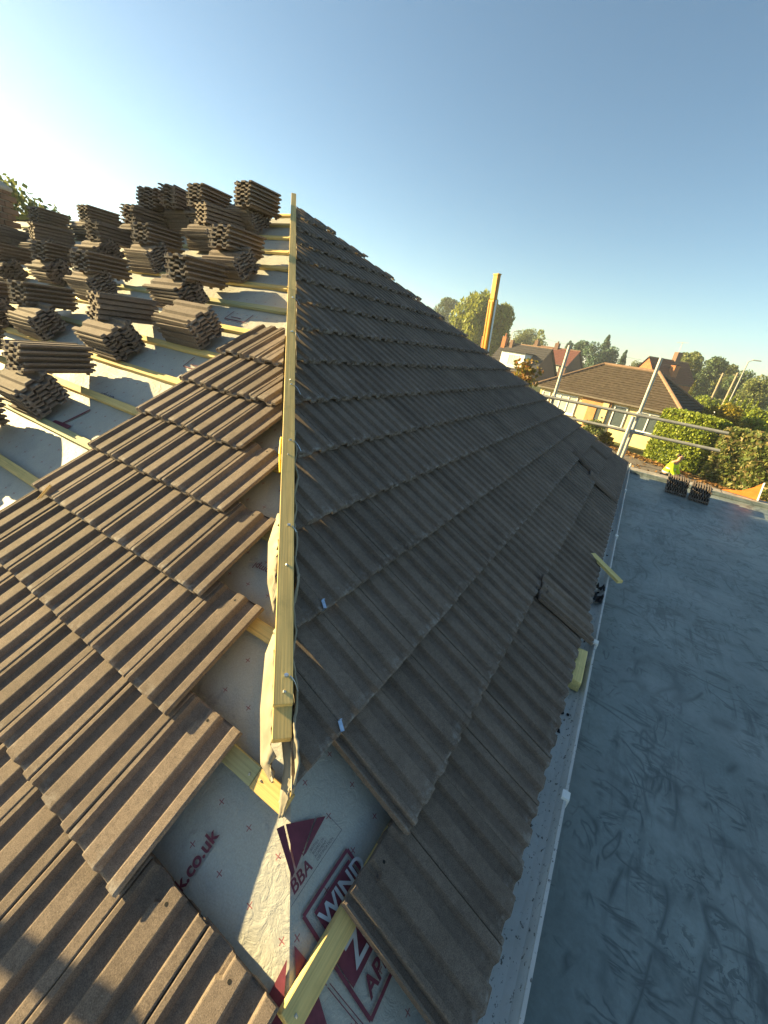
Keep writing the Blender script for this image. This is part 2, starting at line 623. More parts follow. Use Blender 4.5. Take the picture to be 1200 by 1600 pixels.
roof_tiles = []   # (matrix, mesh, distance)
HIPN = Vector((-1, -1, 0)).normalized()
HIPL = Vector((1, 1, 0)).normalized()
FARN = Vector((1, 1, 0)).normalized()
for k in range(15):
    s = -0.038 if k == 0 else k * G
    sm = s + TL
    y_lo = s * CT - 0.05
    y_hi = L - s * CT + 0.05
    first = {0: 0.509, 1: 0.712}.get(k)
    j = 0
    while True:
        y = 0.509 + CW * j
        j += 1
        if first is not None and y < first - 0.01:
            continue
        if y + CW < y_lo:
            continue
        if y - 0.03 > y_hi:
            break
        if k == 1 and abs(y - 6.37) < 0.1:
            continue                      # one tile missing near the far corner
        m = jitter(roof_matrix('R', y, s))
        planes = []
        jit = random.uniform(-0.012, 0.010)
        if y - 0.03 < sm * CT + 0.03:      # near hip
            planes.append((Vector((jit, 0, 0)), HIPN))
        if y + CW > L - sm * CT - 0.03:    # far hip: keep y - x < L  (x negative)
            planes.append((Vector((0, L + random.uniform(-0.02, 0.015), 0)), Vector((-1, 1, 0)).normalized()))
        me = cut_tile(m, planes) if planes else TILE
        if me is None or len(me.polygons) == 0:
            continue
        roof_tiles.append((m, me))
for k in range(0, 8):
    s = -0.064 + G * k
    ends = {0: 0, 1: 2, 2: 3, 3: 4, 4: 5, 5: 6, 6: 7, 7: 8}[k]
    lo = 0.317 + CW * ends
    a = 0.317 + CW * 10 - 0.0
    while a > lo + 0.01:
        m = jitter(roof_matrix('L', a, s), 0.0018, 0.35)
        planes = []
        if a - CW < (s + TL) * CT + 0.09:
            planes.append((Vector((-0.085, 0, 0)), HIPL))
        me = cut_tile(m, planes) if planes and k >= 5 else TILE
        if me is not None and len(me.polygons):
            roof_tiles.append((m, me))
        a -= CW
# broken pieces wedged by the hip board at the upper courses
for (a, s, ang) in ((2.02, 2.03, 3), (1.80, 1.75, -3)):
    m = roof_matrix('L', a, s) @ Matrix.Rotation(R(ang), 4, 'Z')
    me = cut_tile(m, [(Vector((-0.09, 0, 0)), HIPL)])
    if me is not None and len(me.polygons):
        roof_tiles.append((m, me))

roof_tiles.sort(key=lambda q: (q[0].translation - CAM).length)
for i, (m, me) in enumerate(roof_tiles[:298]):
    link('roof_tile', me, house, m)
rest = MB()
for m, me in roof_tiles[298:]:
    n = len(rest.v)
    rest.v += [tuple(m @ v.co) for v in me.vertices]
    rest.f += [tuple(i + n for i in p.vertices) for p in me.polygons]
    rest.mi += [p.material_index for p in me.polygons]
rest.build('upper_roof_tiles', [M['tile'], M['cut'], M['hole']], house, kind='stuff')

# ---- underlay (breather membrane) on both slopes, hung between the rafters


def sag(u, s):
    return (0.0022 * math.sin(u * 9.1 + 1.3 * math.sin(s * 5.1)) + 0.0016 * math.sin(s * 13.7 + u * 4.0) + 0.0012 * math.sin(u * 23.0 - s * 17.0))


def mem_top(a):
    return 4.14 if a > 4.33 else (4.60 - (a - 3.885) / (4.33 - 3.885) * 0.46 if a > 3.885 else 9)


def underlay(side):
    verts, faces, uv = [], [], []
    us = sorted(set([round(x, 3) for x in np.arange(0, 2.8, 0.04)] + [round(x, 3) for x in np.arange(2.8, 10.1, 0.15)]))
    ss = np.arange(-0.10, 4.62, 0.045)
    P = LP if side == 'L' else RP
    hip = lambda s: s * CT - MEM * ST
    grid = {}
    for i, s in enumerate(ss):
        for jx, u in enumerate(us):
            d = u if side == 'R' or True else u
            uu = hip(s) + d
            sx = s
            if side == 'L':
                sx = min(s, mem_top(uu))
            else:
                if uu > L - hip(s):
                    uu = max(L - hip(s), hip(s))
            edge = min(1.0, d / 0.06)
            grid[i, jx] = len(verts)
            verts.append(P(uu, sx, MEM + sag(uu, sx) * edge))
            uv.append((uu, sx))
    for i in range(len(ss) - 1):
        for jx in range(len(us) - 1):
            q = (grid[i, jx], grid[i, jx + 1], grid[i + 1, jx + 1], grid[i + 1, jx])
            faces.append(q if side == 'R' else q[::-1])
    me = bpy.data.meshes.new('underlay')
    me.from_pydata([tuple(v) for v in verts], [], faces)
    lay = me.uv_layers.new(name='metres')
    for lp in me.loops:
        lay.data[lp.index].uv = uv[lp.vertex_index]
    me.materials.append(M['membrane'])
    me.polygons.foreach_set('use_smooth', [True] * len(me.polygons))
    return link('underlay', me, house)


UL = underlay('L')
UR = underlay('R')

# back of the roof, closing the ridge
b = MB()
zr = 4.14 * ST + MEM * CT
yr = 4.14 * CT
b.add([(-10.0, yr, zr), (-4.33, yr, zr), (-4.33, L - yr, zr), (-10.0, L - yr, zr)], [(0, 1, 2, 3)])
b.add([(-10.0, L - yr, zr - .01), (-4.33, L - yr, zr - .01), (-3.885, L / 2, 2.37), (-0.1, L, -0.12), (-13, L, -0.12), (-13, L - yr, zr - .01)], [(0, 1, 2, 3), (0, 3, 4, 5)])
b.build('back_slope', M['darkroof'], house)

# ---- printing on the underlay


def on_mem(side, x, y, off=0.0035):
    off += 0.0025
    if side == 'R':
        x, y = x + .007, y - .0075
    else:
        x, y = x + .008, y - .005
    P = LP if side == 'L' else RP
    return P(x, y, MEM + sag(x, y) + off)


def print_poly(side, pts, mat, parent, name='printed_mark', off=0.0035):
    bm = bmesh.new()
    bm.faces.new([bm.verts.new((x, y, 0)) for x, y in pts])
    bmesh.ops.triangulate(bm, faces=bm.faces[:])
    for _ in range(2):
        bmesh.ops.subdivide_edges(bm, edges=[e for e in bm.edges if e.calc_length() > 0.03], cuts=1, use_grid_fill=True)
    bmesh.ops.triangulate(bm, faces=bm.faces[:])
    me = bpy.data.meshes.new(name)
    bm.to_mesh(me)
    bm.free()
    for v in me.vertices:
        v.co = on_mem(side, v.co.x, v.co.y, off)
    me.materials.append(mat)
    return link(name, me, parent)


def print_line(side, p, q, w_, mat, parent, off=0.0035):
    p, q = Vector(p), Vector(q)
    n = (q - p).orthogonal().normalized() * w_ / 2
    print_poly(side, [tuple(p + n), tuple(q + n), tuple(q - n), tuple(p - n)], mat, parent, 'printed_line', off)


def print_text(side, txt, org, d, up, size, mat, parent, off=0.0035, bold=0.0, shear=0.0):
    cu = bpy.data.curves.new('lettering', 'FONT')
    cu.body = txt
    cu.size = size * 1.42
    cu.shear = shear
    cu.offset = bold
    o = bpy.data.objects.new('lettering', cu)
    COL.objects.link(o)
    dg = bpy.context.evaluated_depsgraph_get()
    me = bpy.data.meshes.new_from_object(o.evaluated_get(dg))
    bpy.data.objects.remove(o)
    d, up = Vector(d), Vector(up)
    for v in me.vertices:
        p = Vector(org) + d * v.co.x + up * v.co.y
        v.co = on_mem(side, p.x, p.y, off)
    me.materials.clear()
    me.materials.append(mat)
    me.name = 'lettering'
    return link('lettering', me, parent)


def wind_box(y0, s1):
    """framed WIND ZONES APPROVED stamp; y0 = left edge, s1 = top edge"""
    k = 0.24
    fr = 0.008
    Y1 = y0 + 0.157
    for (p, q) in (((y0, s1), (Y1, s1)), ((y0, s1), (y0, s1 - k)), ((y0, s1 - k), (Y1, s1 - k)), ((Y1, s1), (Y1, s1 - k))):
        print_line('R', p, q, fr, M['print'], UR)
    print_poly('R', [(y0 + .022, s1 - .016), (Y1 - .010, s1 - .016), (Y1 - .010, s1 - .066), (y0 + .022, s1 - .066)], M['print'], UR, 'printed_panel', 0.003)
    print_text('R', 'WIND', (y0 + .024, s1 - .061), (1, 0), (0, 1), 0.037, M['blank'], UR, 0.0055, 0.0012)
    print_poly('R', [(y0 + .006, s1 - .10), (Y1 - .006, s1 - .10), (Y1 - .006, s1 - .176), (y0 + .006, s1 - .176)], M['print'], UR, 'printed_panel', 0.003)
    print_text('R', 'ZONES', (y0 + .030, s1 - .162), (1, 0), (0, 1), 0.050, M['blank'], UR, 0.0055, 0.0015)
    print_text('R', 'APPROVED', (y0 + .022, s1 - .222), (1, 0), (0, 1), 0.033, M['print'], UR, 0.0035, 0.0012, 0.12)


wind_box(0.411, 0.389)
for dx_, dy_ in ((0, 0), (.0012, 0), (0, .0008), (.0012, .0008)):
    print_text('R', 'BBA', (0.414 + dx_, 0.434 + dy_), (1, 0), (0, 1), 0.025, M['print'], UR, 0.008 + dx_ * .2, 0.0, 0.25)
print_poly('R', [(0.462, 0.556), (0.480, 0.548), (0.444, 0.462), (0.432, 0.459)], M['print'], UR)
print_poly('R', [(0.484, 0.546), (0.548, 0.499), (0.470, 0.470), (0.449, 0.463)], M['print'], UR)
print_poly('R', [(0.552, 0.496), (0.572, 0.481), (0.485, 0.466), (0.475, 0.468)], M['print'], UR)
for i, tx in enumerate(('BRITISH', 'BOARD OF', 'AGREMENT', 'CERTIFICATION')):
    print_text('R', tx, (0.497, 0.458 - 0.0085 * i), (1, 0), (0, 1), 0.0058, M['printgrey'], UR)
print_line('R', (0.40, 0.424), (0.585, 0.428), 0.0012, M['printgrey'], UR)
print_line('R', (0.585, 0.428), (0.578, 0.480), 0.0012, M['printgrey'], UR)
print_line('R', (0.379, 0.264), (0.395, 0.10), 0.0018, M['print'], UR)
print_line('R', (0.386, 0.264), (0.402, 0.10), 0.0018, M['print'], UR)
print_poly('R', [(0.368, 0.372), (0.374, 0.325), (0.335, 0.20), (0.22, 0.16)], M['print'], UR)
print_poly('L', [(0.352, 0.360), (0.352, 0.275), (0.28, 0.205), (0.22, 0.165)], M['print'], UL)
print_text('L', 'k.co.uk', (0.632, 0.297), (0, 1), (1, 0), 0.030, M['print'], UL, bold=0.0012)
print_text('L', 'ssKompl', (0.985, 1.058), (1, -0.05), (0, -1), 0.026, M['print'], UL)
print_text('L', 'O', (1.22, 0.955), (1, 0), (0, 1), 0.034, M['printgrey'], UL)
print_text('L', 'ompl', (2.78, 1.515), (1, 0), (0, -1), 0.055, M['printgrey'], UL)
print_line('L', (2.89, 1.20), (2.84, 1.37), 0.016, M['print'], UL)
print_line('L', (2.80, 1.21), (2.98, 1.20), 0.03, M['print'], UL)
for (a0, s0) in ((2.42, 1.92), (2.95, 2.24), (2.62, 2.48), (3.4, 1.3)):
    for p, q in (((a0, s0), (a0 + .2, s0)), ((a0, s0), (a0, s0 + .1)), ((a0 + .2, s0), (a0 + .2, s0 + .1)), ((a0 + .06, s0 + .03), (a0 + .16, s0 + .03))):
        print_line('L', p, q, 0.008, M['print'], UL)

# ---- battens


def batten(side, u0, u1, sc_, mat='wood', w_=0.048, h0=MEM + .004, h1=-0.078, label=None, skew=0.0):
    if side == 'L':
        m = frame(-LEX, LEY, -LEZ * -1, LP((u0 + u1) / 2, sc_, (h0 + h1) / 2))
        m = frame(LEX, LEY, LEZ, LP((u0 + u1) / 2, sc_, (h0 + h1) / 2))
    else:
        m = frame(REX, REY, REZ, RP((u0 + u1) / 2, sc_, (h0 + h1) / 2))
    m = m @ Matrix.Rotation(R(skew), 4, 'Z')
    l2 = (u1 - u0) / 2
    mb = MB().box((-l2, -w_ / 2, -(h1 - h0) / 2), (l2, w_ / 2, (h1 - h0) / 2))
    me = bevel(mb.mesh('batten', M[mat]), 0.0018)
    o = link('batten', me, house, m, label=label)
    for sx in (-l2 + .018, l2 - .018) if l2 > .04 else ():
        MB().tube((sx, random.uniform(-.008, .008), (h1 - h0) / 2 - .001), (sx, 0, (h1 - h0) / 2 + .0015), .0032, seg=8).build('nail', M['steel'], o, m)
    return o


batten('L', 0.638, 1.6, 0.556, 'greenwood')
batten('L', 1.602, 9.9, 0.556, 'wood')
batten('L', 0.528, 0.6365, 0.556, 'fresh', 0.050, h1=-0.0765, label='freshly cut bright yellow batten end')
batten('L', 0.835, 4.1, 0.860, 'wood')
batten('L', 4.102, 9.9, 0.860, 'greenwood')
for j in range(2, 12):
    sc_ = 0.56 + 0.30 * j
    a0 = sc_ * CT + 0.11
    if sc_ > 4.1 and j > 11:
        break
    cuts = [a0, 4.4 + random.uniform(-.4, .4), 7.2 + random.uniform(-.4, .4), 9.9]
    for i in range(3):
        batten('L', cuts[i] + .002, cuts[i + 1], sc_ + random.uniform(-.003, .003), random.choice(('wood', 'wood', 'greenwood')), skew=random.uniform(-.06, .06))
for sc_, a0, a1 in ((4.16, 3.62, 4.28), (4.42, 3.80, 4.05)):
    batten('L', a0, a1, sc_, 'wood')
batten('R', 0.292, 0.98, 0.300, 'wood', 0.050)
for j in range(1, 14):
    sc_ = 0.311 + 0.30 * j
    y0 = max(sc_ * CT + 0.10, 0.82)
    y1 = L - sc_ * CT - 0.1
    if y1 - y0 > 0.2:
        batten('R', y0, y1, sc_, 'wood')

# ---- hip board (two battens laid one on the other up the hip)
HD = Vector((-1, 1, TT)).normalized()
HX = Vector((1, 1, 0)).normalized()
HZ = HX.cross(HD)


def hip_piece(w0, w1, b0, b1, off, wid, mat, name='hip_board'):
    mb = MB()
    o = Vector((-(w0 + w1) / 2, (w0 + w1) / 2, TT * (w0 + w1) / 2)) + HX * off
    m = frame(HD, HX, HD.cross(HX), o)
    if (m.to_3x3() @ Vector((0, 0, 1))).z < 0:
        m = frame(HD, -HX, HD.cross(-HX), o)
    l2 = (w1 - w0) / 2 * math.sqrt(2 + TT * TT)
    mb.box((-l2, -wid / 2, b0), (l2, wid / 2, b1))
    me = bevel(mb.mesh(name, M[mat]), 0.0015)
    return link(name, me, house, m), m, l2


hip_piece(0.575, 3.90, -0.030, 0.010, -0.029, 0.048, 'wood')
hb, hm, hl = hip_piece(0.622, 2.30, 0.0105, 0.036, -0.029, 0.050, 'wood')
hip_piece(2.302, 3.93, 0.0105, 0.036, -0.029, 0.050, 'wood')
hip_piece(0.60, 3.8, -0.12, -0.09, -0.01, 0.04, 'wood', 'hip_rafter')
for x in (-hl + .03, -hl + .42, -hl + .95, -hl + 1.5, -hl + 2.0):
    MB().tube((x, random.uniform(-.008, .008), .0355), (x, 0, .0385), .0035, seg=8).build('nail', M['steel'], hb, hm)
# clips bent over the cut tiles
for (w_, so_) in ((0.655, 0.02), (0.985, 0.02), (1.28, 0.02), (1.55, 0.02), (1.9, .02), (2.2, .02)):
    p = Vector((-w_, w_, TT * w_))
    mb = MB()
    n_ = 6
    for i in range(n_):
        t0, t1 = i / n_, (i + 1) / n_
        f = lambda t: p + HX * (-0.012 + (0.036 if w_ > 1.2 else 0.022) * t) + Vector((0, 0, 0.042 - 0.030 * t + 0.010 * math.sin(t * 3.1))) - HD * 0.02 * t
        mb.tube(f(t0), f(t1), 0.0011, seg=6)
    mb.tube(p + HX * -0.022 + Vector((0, 0, .042)), p + HX * -0.022 + Vector((0, 0, .048)), 0.006, seg=8)
    mb.build('hip_clip', M['clip'], house)
for (y, s) in ((0.905, 0.915), (0.700, 0.618)):
    m = frame(REX, REY, REZ, RP(y, s, 0.004)) @ Matrix.Rotation(R(-25), 4, 'Z')
    mb = MB()
    mb.box((-.006, -.016, 0), (.006, .010, .0014))
    mb.box((-.006, -.0175, -.02), (.006, -.0161, .0014))
    mb.box((-.004, .0105, 0), (.004, .0125, .009))
    mb.build('tile_clip', M['clip'], house, m)

# torn underlay folded up beside the hip board
random.seed(5)


def ribbon(pts_lo, pts_hi, mat, name, thick=0.0012, n=24, wob=0.004):
    lo = [Vector(p) for p in pts_lo]
    hi = [Vector(p) for p in pts_hi]

    def samp(ps, t):
        x = t * (len(ps) - 1)
        i = min(int(x), len(ps) - 2)
        return ps[i].lerp(ps[i + 1], x - i)
    vv, ff = [], []
    rows = 5
    for i in range(n + 1):
        a, c = samp(lo, i / n), samp(hi, i / n)
        for r_ in range(rows):
            q = a.lerp(c, r_ / (rows - 1))
            q = q + Vector((random.uniform(-1, 1), random.uniform(-1, 1), random.uniform(-1, 1))) * wob * (r_ / (rows - 1))
            vv.append(q)
    for i in range(n):
        for r_ in range(rows - 1):
            k = i * rows + r_
            ff.append((k, k + 1, k + rows + 1, k + rows))
    me = bpy.data.meshes.new(name)
    me.from_pydata([tuple(v) for v in vv], [], ff)
    uvl = me.uv_layers.new(name='metres')
    for lp in me.loops:
        uvl.data[lp.index].uv = (0.033, 0.011)
    me.materials.append(mat)
    me.polygons.foreach_set('use_smooth', [True] * len(me.polygons))
    o = link(name, me, house)
    md = o.modifiers.new('thickness', 'SOLIDIFY')
    md.thickness = thick
    return o


def hipp(w_, off, z):
    return Vector((-w_, w_, TT * w_ + z)) + HX * off


ribbon([hipp(.545, -.052, -.075), hipp(.575, -.078, -.085), hipp(.66, -.086, -.085), hipp(.76, -.080, -.085), hipp(.80, -.062, -.092)],
       [hipp(.540, -.046, -.062), hipp(.585, -.052, -.040), hipp(.66, -.048, -.028), hipp(.74, -.050, -.040), hipp(.80, -.055, -.070)], M['flap'], 'underlay_flap', wob=.009)
ribbon([hipp(.84, -.060, -.085), hipp(.91, -.085, -.075), hipp(1.02, -.090, -.078), hipp(1.12, -.062, -.09)],
       [hipp(.86, -.050, -.060), hipp(.92, -.055, -.030), hipp(1.0, -.050, -.028), hipp(1.10, -.050, -.06)], M['flap'], 'underlay_flap', wob=.009)
ribbon([hipp(.50, -.030, -.085), hipp(.53, -.028, -.075), hipp(.56, -.020, -.068), hipp(.60, -.028, -.065)],
       [hipp(.50, -.018, -.080), hipp(.53, .000, -.055), hipp(.56, .006, -.045), hipp(.60, -.008, -.050)], M['flap'], 'underlay_flap')
# pale edge of torn underlay lapping along the cut tiles
lo, hi = [], []
for i in range(40):
    w_ = 0.515 + i * 0.022
    off = 0.002 + 0.006 * math.sin(i * 1.3) + 0.004 * math.sin(i * 0.47)
    lo.append(hipp(w_, off - 0.006, -0.050))
    hi.append(hipp(w_ - .004, off - 0.002, (0.016 if w_ < 0.80 else 0.030 if w_ < 1.0 else 0.004) + 0.007 * math.sin(i * 0.9)))
ribbon(lo, hi, M['flap'], 'underlay_edge', 0.006, 120, 0.002)
# yellow strap end beside the board
mb = MB()
for i in range(6):
    t0, t1 = i / 6, (i + 1) / 6
    f = lambda t: hipp(1.23 + .13 * t, -.058 - .004 * math.sin(t * 3.1), -.045 + .015 * t)
    mb.tube(f(t0), f(t1), 0.0045, seg=6)
mb.build('yellow_strap', M['yplastic'], house)

# ---- eaves: fascia, gutter with brackets
GA = 0.0055


def gx(y):
    return 0.112 - GA * y


mb = MB()
prof = [(-.094, -.052), (-.092, -.100), (-.080, -.112), (-.040, -.113), (-.018, -.104), (-.004, -.072), (-.003, -.056), (.006, -.053), (.007, -.060), (.001, -.064), (-.001, -.078), (-.016, -.110), (-.040, -.118), (-.084, -.117), (-.098, -.104), (-.099, -.052)]
ys = [-1.6, 1.235, 2.24, 4.07, 5.9, 7.9]
for y in ys:
    for (dx, z) in prof:
        mb.v.append((gx(y) + dx, y, z))
n_ = len(prof)
for i in range(len(ys) - 1):
    for k in range(n_):
        a, b_ = i * n_ + k, i * n_ + (k + 1) % n_
        mb.f.append((a, b_, b_ + n_, a + n_))
        mb.mi.append(0)
gut = mb.build('gutter', M['gutter'], house)
for y in (1.235, 2.24, 4.07, 5.9):
    b2 = MB()
    x = gx(y)
    b2.box((x - .012, y - .016, -.058), (x + .013, y + .016, -.044))
    b2.box((x + .0075, y - .016, -.085), (x + .013, y + .016, -.0585))
    b2.build('gutter_clip', M['white'], gut)
deb = MB()
for i in range(46):
    y = random.uniform(2.6, 7.7) if i > 12 else random.uniform(0.7, 2.4)
    x = gx(y) + random.uniform(-.085, -.03)
    r_ = random.uniform(.003, .011)
    deb.tube((x, y, -.113), (x + random.uniform(-.006, .006), y + random.uniform(-.02, .02), -.113 + r_), r_, r_ * .4, 6)
deb.build('gutter_debris', M['felt'], house, kind='stuff')
MB().box((-.035, -1.6, -.30), (gx(0) - .100, L, -.075)).build('fascia', M['white'], house)
MB().box((-.30, -1.6, -.26), (-.036, L, -.20)).build('soffit', M['white'], house)

# ---------------------------------------------------------------- extension with the flat rubber roof
ext = thing('extension', (3.0, 3.5, GROUND), 'flat-roofed extension covered in scuffed blue-grey rubber beside the gutter', 'building')
gridm = MB()
xs = np.linspace(0.022, 7.0, 40)
ys2 = np.linspace(-4.0, 8.14, 60)
for y in ys2:
    for x in xs:
        gridm.v.append((x, y, -0.25 + 0.004 * math.sin(x * 2.3 + y) + 0.003 * math.sin(y * 3.1 - x)))
for i in range(len(ys2) - 1):
    for k in range(len(xs) - 1):
        a = i * 40 + k
        gridm.f.append((a, a + 1, a + 41, a + 40))
        gridm.mi.append(0)
gridm.build('rubber_roof', M['rubber'], ext, smooth=True)
MB().box((0.03, -3.9, GROUND), (6.95, 8.30, -0.262)).build('wall', M['brick'], ext)
kb = MB()
random.seed(11)
x = 0.05
while x < 6.9:
    wd = random.uniform(.5, .9)
    kb.box((x, 8.145 + random.uniform(-.012, .012), -.259), (x + wd - .006, 8.36 + random.uniform(-.01, .015), -.195 + random.uniform(-.012, .012)))
    x += wd
kme = bevel(kb.mesh('kerb', M['stone']), 0.012, 2)
link('kerb', kme, ext)
upst = MB()
upst.box((0.006, -4, -.262), (0.021, 8.14, -.17))
upst.build('upstand', M['rubber'], ext)
# small seams / turned edge
MB().box((0.022, 8.09, -.249), (6.9, 8.143, -.20)).build('rubber_edge', M['rubber'], ext)

# ---------------------------------------------------------------- loose tiles in piles on the battens
PITCH = 0.033
APITCH = 0.0245
ORD = ['topmost', 'second', 'third', 'fourth', 'fifth', 'sixth', 'seventh', 'eighth', 'ninth']
GRP = 'loose roof tiles piled on the battens'


def loose_tile(m, label, group=GRP):
    o = bpy.data.objects.new('roof_tile', TILE)
    COL.objects.link(o)
    o.matrix_world = m
    return props(o, label, 'roof tile', group, 'thing')


def lower_pile(a_right, s_front, n, where):
    flip = random.random() < 0.5
    for k in range(n):
        h = -0.076 + 0.036 + APITCH * k
        da = random.uniform(-.014, .014) + (0.02 if k == n - 1 else 0)
        ds = random.uniform(-.009, .006)
        # length along -X, tile breadth up the slope
        if flip:
            ex, ey = LEY, -LEX
            o = LP(a_right + da, s_front + .027 + ds, h)
        else:
            ex, ey = -LEY, LEX
            o = LP(a_right + TL + da, s_front + .203 + ds, h)
        m = frame(ex, ey, ex.cross(ey), o) @ Matrix.Rotation(R(random.uniform(-1.6, 1.6)), 4, 'Z')
        loose_tile(m, f'{ORD[n - 1 - k] if k else "lowest"} tile down in crosswise pile {where}')


def upper_pile(c, ang, n, where):
    c = Vector(c)
    d = Vector((math.sin(R(ang)), math.cos(R(ang)), 0))
    rt = Vector((d.y, -d.x, 0))
    flip = random.random() < 0.5
    for k in range(n):                     # k = 0 top
        o = c - Vector((0, 0, PITCH * k))
        e = random.uniform(-.013, .013)
        if flip:
            m = frame(rt, d, Vector((0, 0, 1)), o - rt * .202 + d * e + rt * random.uniform(-.007, .007))
        else:
            m = frame(-rt, -d, Vector((0, 0, 1)), o - rt * .027 + d * (TL + e) + rt * random.uniform(-.007, .007))
        m = m @ Matrix.Rotation(R(random.uniform(-1.6, 1.6)), 4, 'Z')
        loose_tile(m, f'{ORD[k] if k < n - 1 else "lowest"} tile down in level pile {where}')


random.seed(21)
# columns counted from the hip board, rows counted from the bottom
NAME = {1: 'nearest the hip', 2: 'second from the hip', 3: 'third from the hip', 4: 'fourth from the hip', 5: 'at far left'}
ROW = {0: 'bottom row', 1: 'second row up', 2: 'third row up', 3: 'fourth row up', 4: 'fifth row up', 5: 'ridge row'}
UP = [((-3.725, 3.154, 2.398), -1, 1, 5), ((-4.348, 3.127, 2.381), -6, 2, 5), ((-4.05, 2.89, 2.165), 10, 2, 4), ((-4.815, 3.112, 2.372), -18, 3, 5),
      ((-5.163, 3.085, 2.355), -26, 4, 5), ((-5.151, 2.894, 2.145), -4, 3, 4), ((-4.293, 2.495, 1.892), -8, 2, 3), ((-3.135, 2.489, 1.889), -4, 1, 3),
      ((-3.122, 2.047, 1.609), -4, 1, 2), ((-3.289, 1.535, 1.285), 8, 1, 1), ((-3.139, 1.025, 0.962), -3, 1, 0), ((-4.322, 1.506, 1.267), -12, 2, 1),
      ((-6.267, 2.926, 2.165), -7, 4, 4), ((-5.186, 2.508, 1.901), -7, 3, 3), ((-6.394, 2.459, 1.869), 10, 4, 3), ((-7.129, 2.353, 1.802), -14, 5, 3),
      ((-5.324, 2.086, 1.633), -14, 3, 2), ((-4.263, 1.986, 1.571), -8, 2, 2), ((-6.146, 1.999, 1.579), -14, 4, 2), ((-4.944, 1.453, 1.233), -14, 3, 1),
      ((-6.05, 1.46, 1.24), -10, 4, 1), ((-7.15, 1.95, 1.548), -8, 5, 2), ((-7.25, 2.85, 2.115), -12, 5, 4), ((-7.05, 1.42, 1.213), -16, 5, 1), ((-4.30, 0.99, 0.945), -6, 2, 0), ((-3.16, 0.535, 0.655), -4, 1, -1), ((-4.30, 0.52, 0.65), -8, 2, -1)]
ROW[-1] = 'row below the others'
for c, ang, ci, ri in UP:
    upper_pile(Vector(c) + Vector((random.uniform(-.03, .03), random.uniform(-.03, .03), 0)), ang + random.uniform(-3, 3), 6 if ri == 5 else 5, f'{NAME[ci]}, {ROW[ri]}')
LOW = [(2.60, 2.06, 7, 'beside the tiled courses'), (3.08, 2.93, 7, (1, 3)), (3.10, 1.76, 7, (1, 1)),
       (3.05, 1.16, 7, (1, 0)), (3.14, 2.39, 7, (1, 2)), (3.98, 3.44, 7, (2, 4)), (4.13, 1.74, 7, (2, 1)),
       (3.84, 3.88, 8, (1, 5)), (4.76, 3.84, 8, (3, 5)), (4.24, 2.92, 7, (2, 3)), (4.30, 2.35, 7, (2, 2)),
       (5.18, 3.84, 8, (4, 5)), (5.27, 2.45, 7, (3, 2)), (6.22, 3.44, 7, (4, 4)), (5.14, 2.95, 7, (3, 3)),
       (6.34, 2.89, 7, (4, 3)), (6.10, 2.34, 7, (4, 2)), (5.10, 3.40, 7, (3, 4)), (4.32, 3.80, 8, (2, 5)),
       (4.90, 1.70, 7, (3, 1)), (6.0, 1.70, 6, (4, 1)), (7.1, 2.28, 6, (5, 2)), (7.2, 3.33, 6, (5, 4)), (7.0, 1.66, 6, (5, 1)), (7.1, 2.76, 6, (5, 3)), (4.25, 1.15, 7, (2, 0)), (3.10, .56, 7, (1, -1)), (4.25, .56, 7, (2, -1))]
for a0, s0, n_, where in LOW:
    lower_pile(a0, s0, n_, where if isinstance(where, str) else f'{NAME[where[0]]}, {ROW[where[1]]}')

# tiles stood on edge on the flat roof
random.seed(3)


EDGE = ['first', 'second', 'third', 'fourth', 'fifth', 'sixth', 'seventh', 'eighth', 'ninth']


def edge_stack(x0, y0, ang, n, where):
    d = Vector((math.cos(R(ang)), math.sin(R(ang)), 0))
    t_ = Vector((-d.y, d.x, 0))
    for k in range(n):
        o = Vector((x0, y0, -0.2455)) + d * (0.031 * k + .012)
        lean = R(7 + random.uniform(-1.5, 1.5))
        up = (Vector((0, 0, 1)) * math.cos(lean) - d * math.sin(lean))
        nn = t_.cross(up)
        m = frame(up, t_, up.cross(t_), o + up * .0275)
        loose_tile(m, f'{EDGE[k]} tile from the left in the {where}',
                   'roof tiles stood on edge on the flat roof')


edge_stack(0.60, 7.30, -3, 9, 'darker row on edge, near the kerb')
edge_stack(0.90, 7.20, -6, 8, 'right-hand row on edge, near the kerb')

# odd loose tiles on the right slope
m = frame(REX, REY, REZ, RP(2.218, -0.088, 0.028)) @ Matrix.Rotation(R(14), 4, 'Z') @ Matrix.Rotation(R(-1.5), 4, 'X')
loose_tile(m, 'tile slipped askew over the gutter beside the yellow wood block', 'loose tiles on the right slope')
m = frame(REX, REY, REZ, RP(5.02, 0.02, 0.026)) @ Matrix.Rotation(R(6), 4, 'Z') @ Matrix.Rotation(R(-2), 4, 'X')
loose_tile(m, 'loose tile lying proud of the eaves course near the far corner', 'loose tiles on the right slope')
m = frame(REX, REY, REZ, RP(5.20, 0.33, 0.026)) @ Matrix.Rotation(R(-4), 4, 'Z') @ Matrix.Rotation(R(-2), 4, 'X')
loose_tile(m, 'loose tile lying across the second course near the far corner', 'loose tiles on the right slope')

# timber offcuts and felt scraps by the gutter


def offcut(p, q, w_, h_, mat, label):
    p, q = Vector(p), Vector(q)
    d = (q - p).normalized()
    e = Vector((0, 0, 1)).cross(d).normalized()
    m = frame(d, e, d.cross(e), (p + q) / 2)
    l2 = (q - p).length / 2
    me = bevel(MB().box((-l2, -w_ / 2, -h_ / 2), (l2, w_ / 2, h_ / 2)).mesh('wood_offcut', M[mat]), 0.002)
    o = link('wood_offcut', me, None, m)
    return props(o, label, 'wood offcut', 'timber offcuts by the gutter')


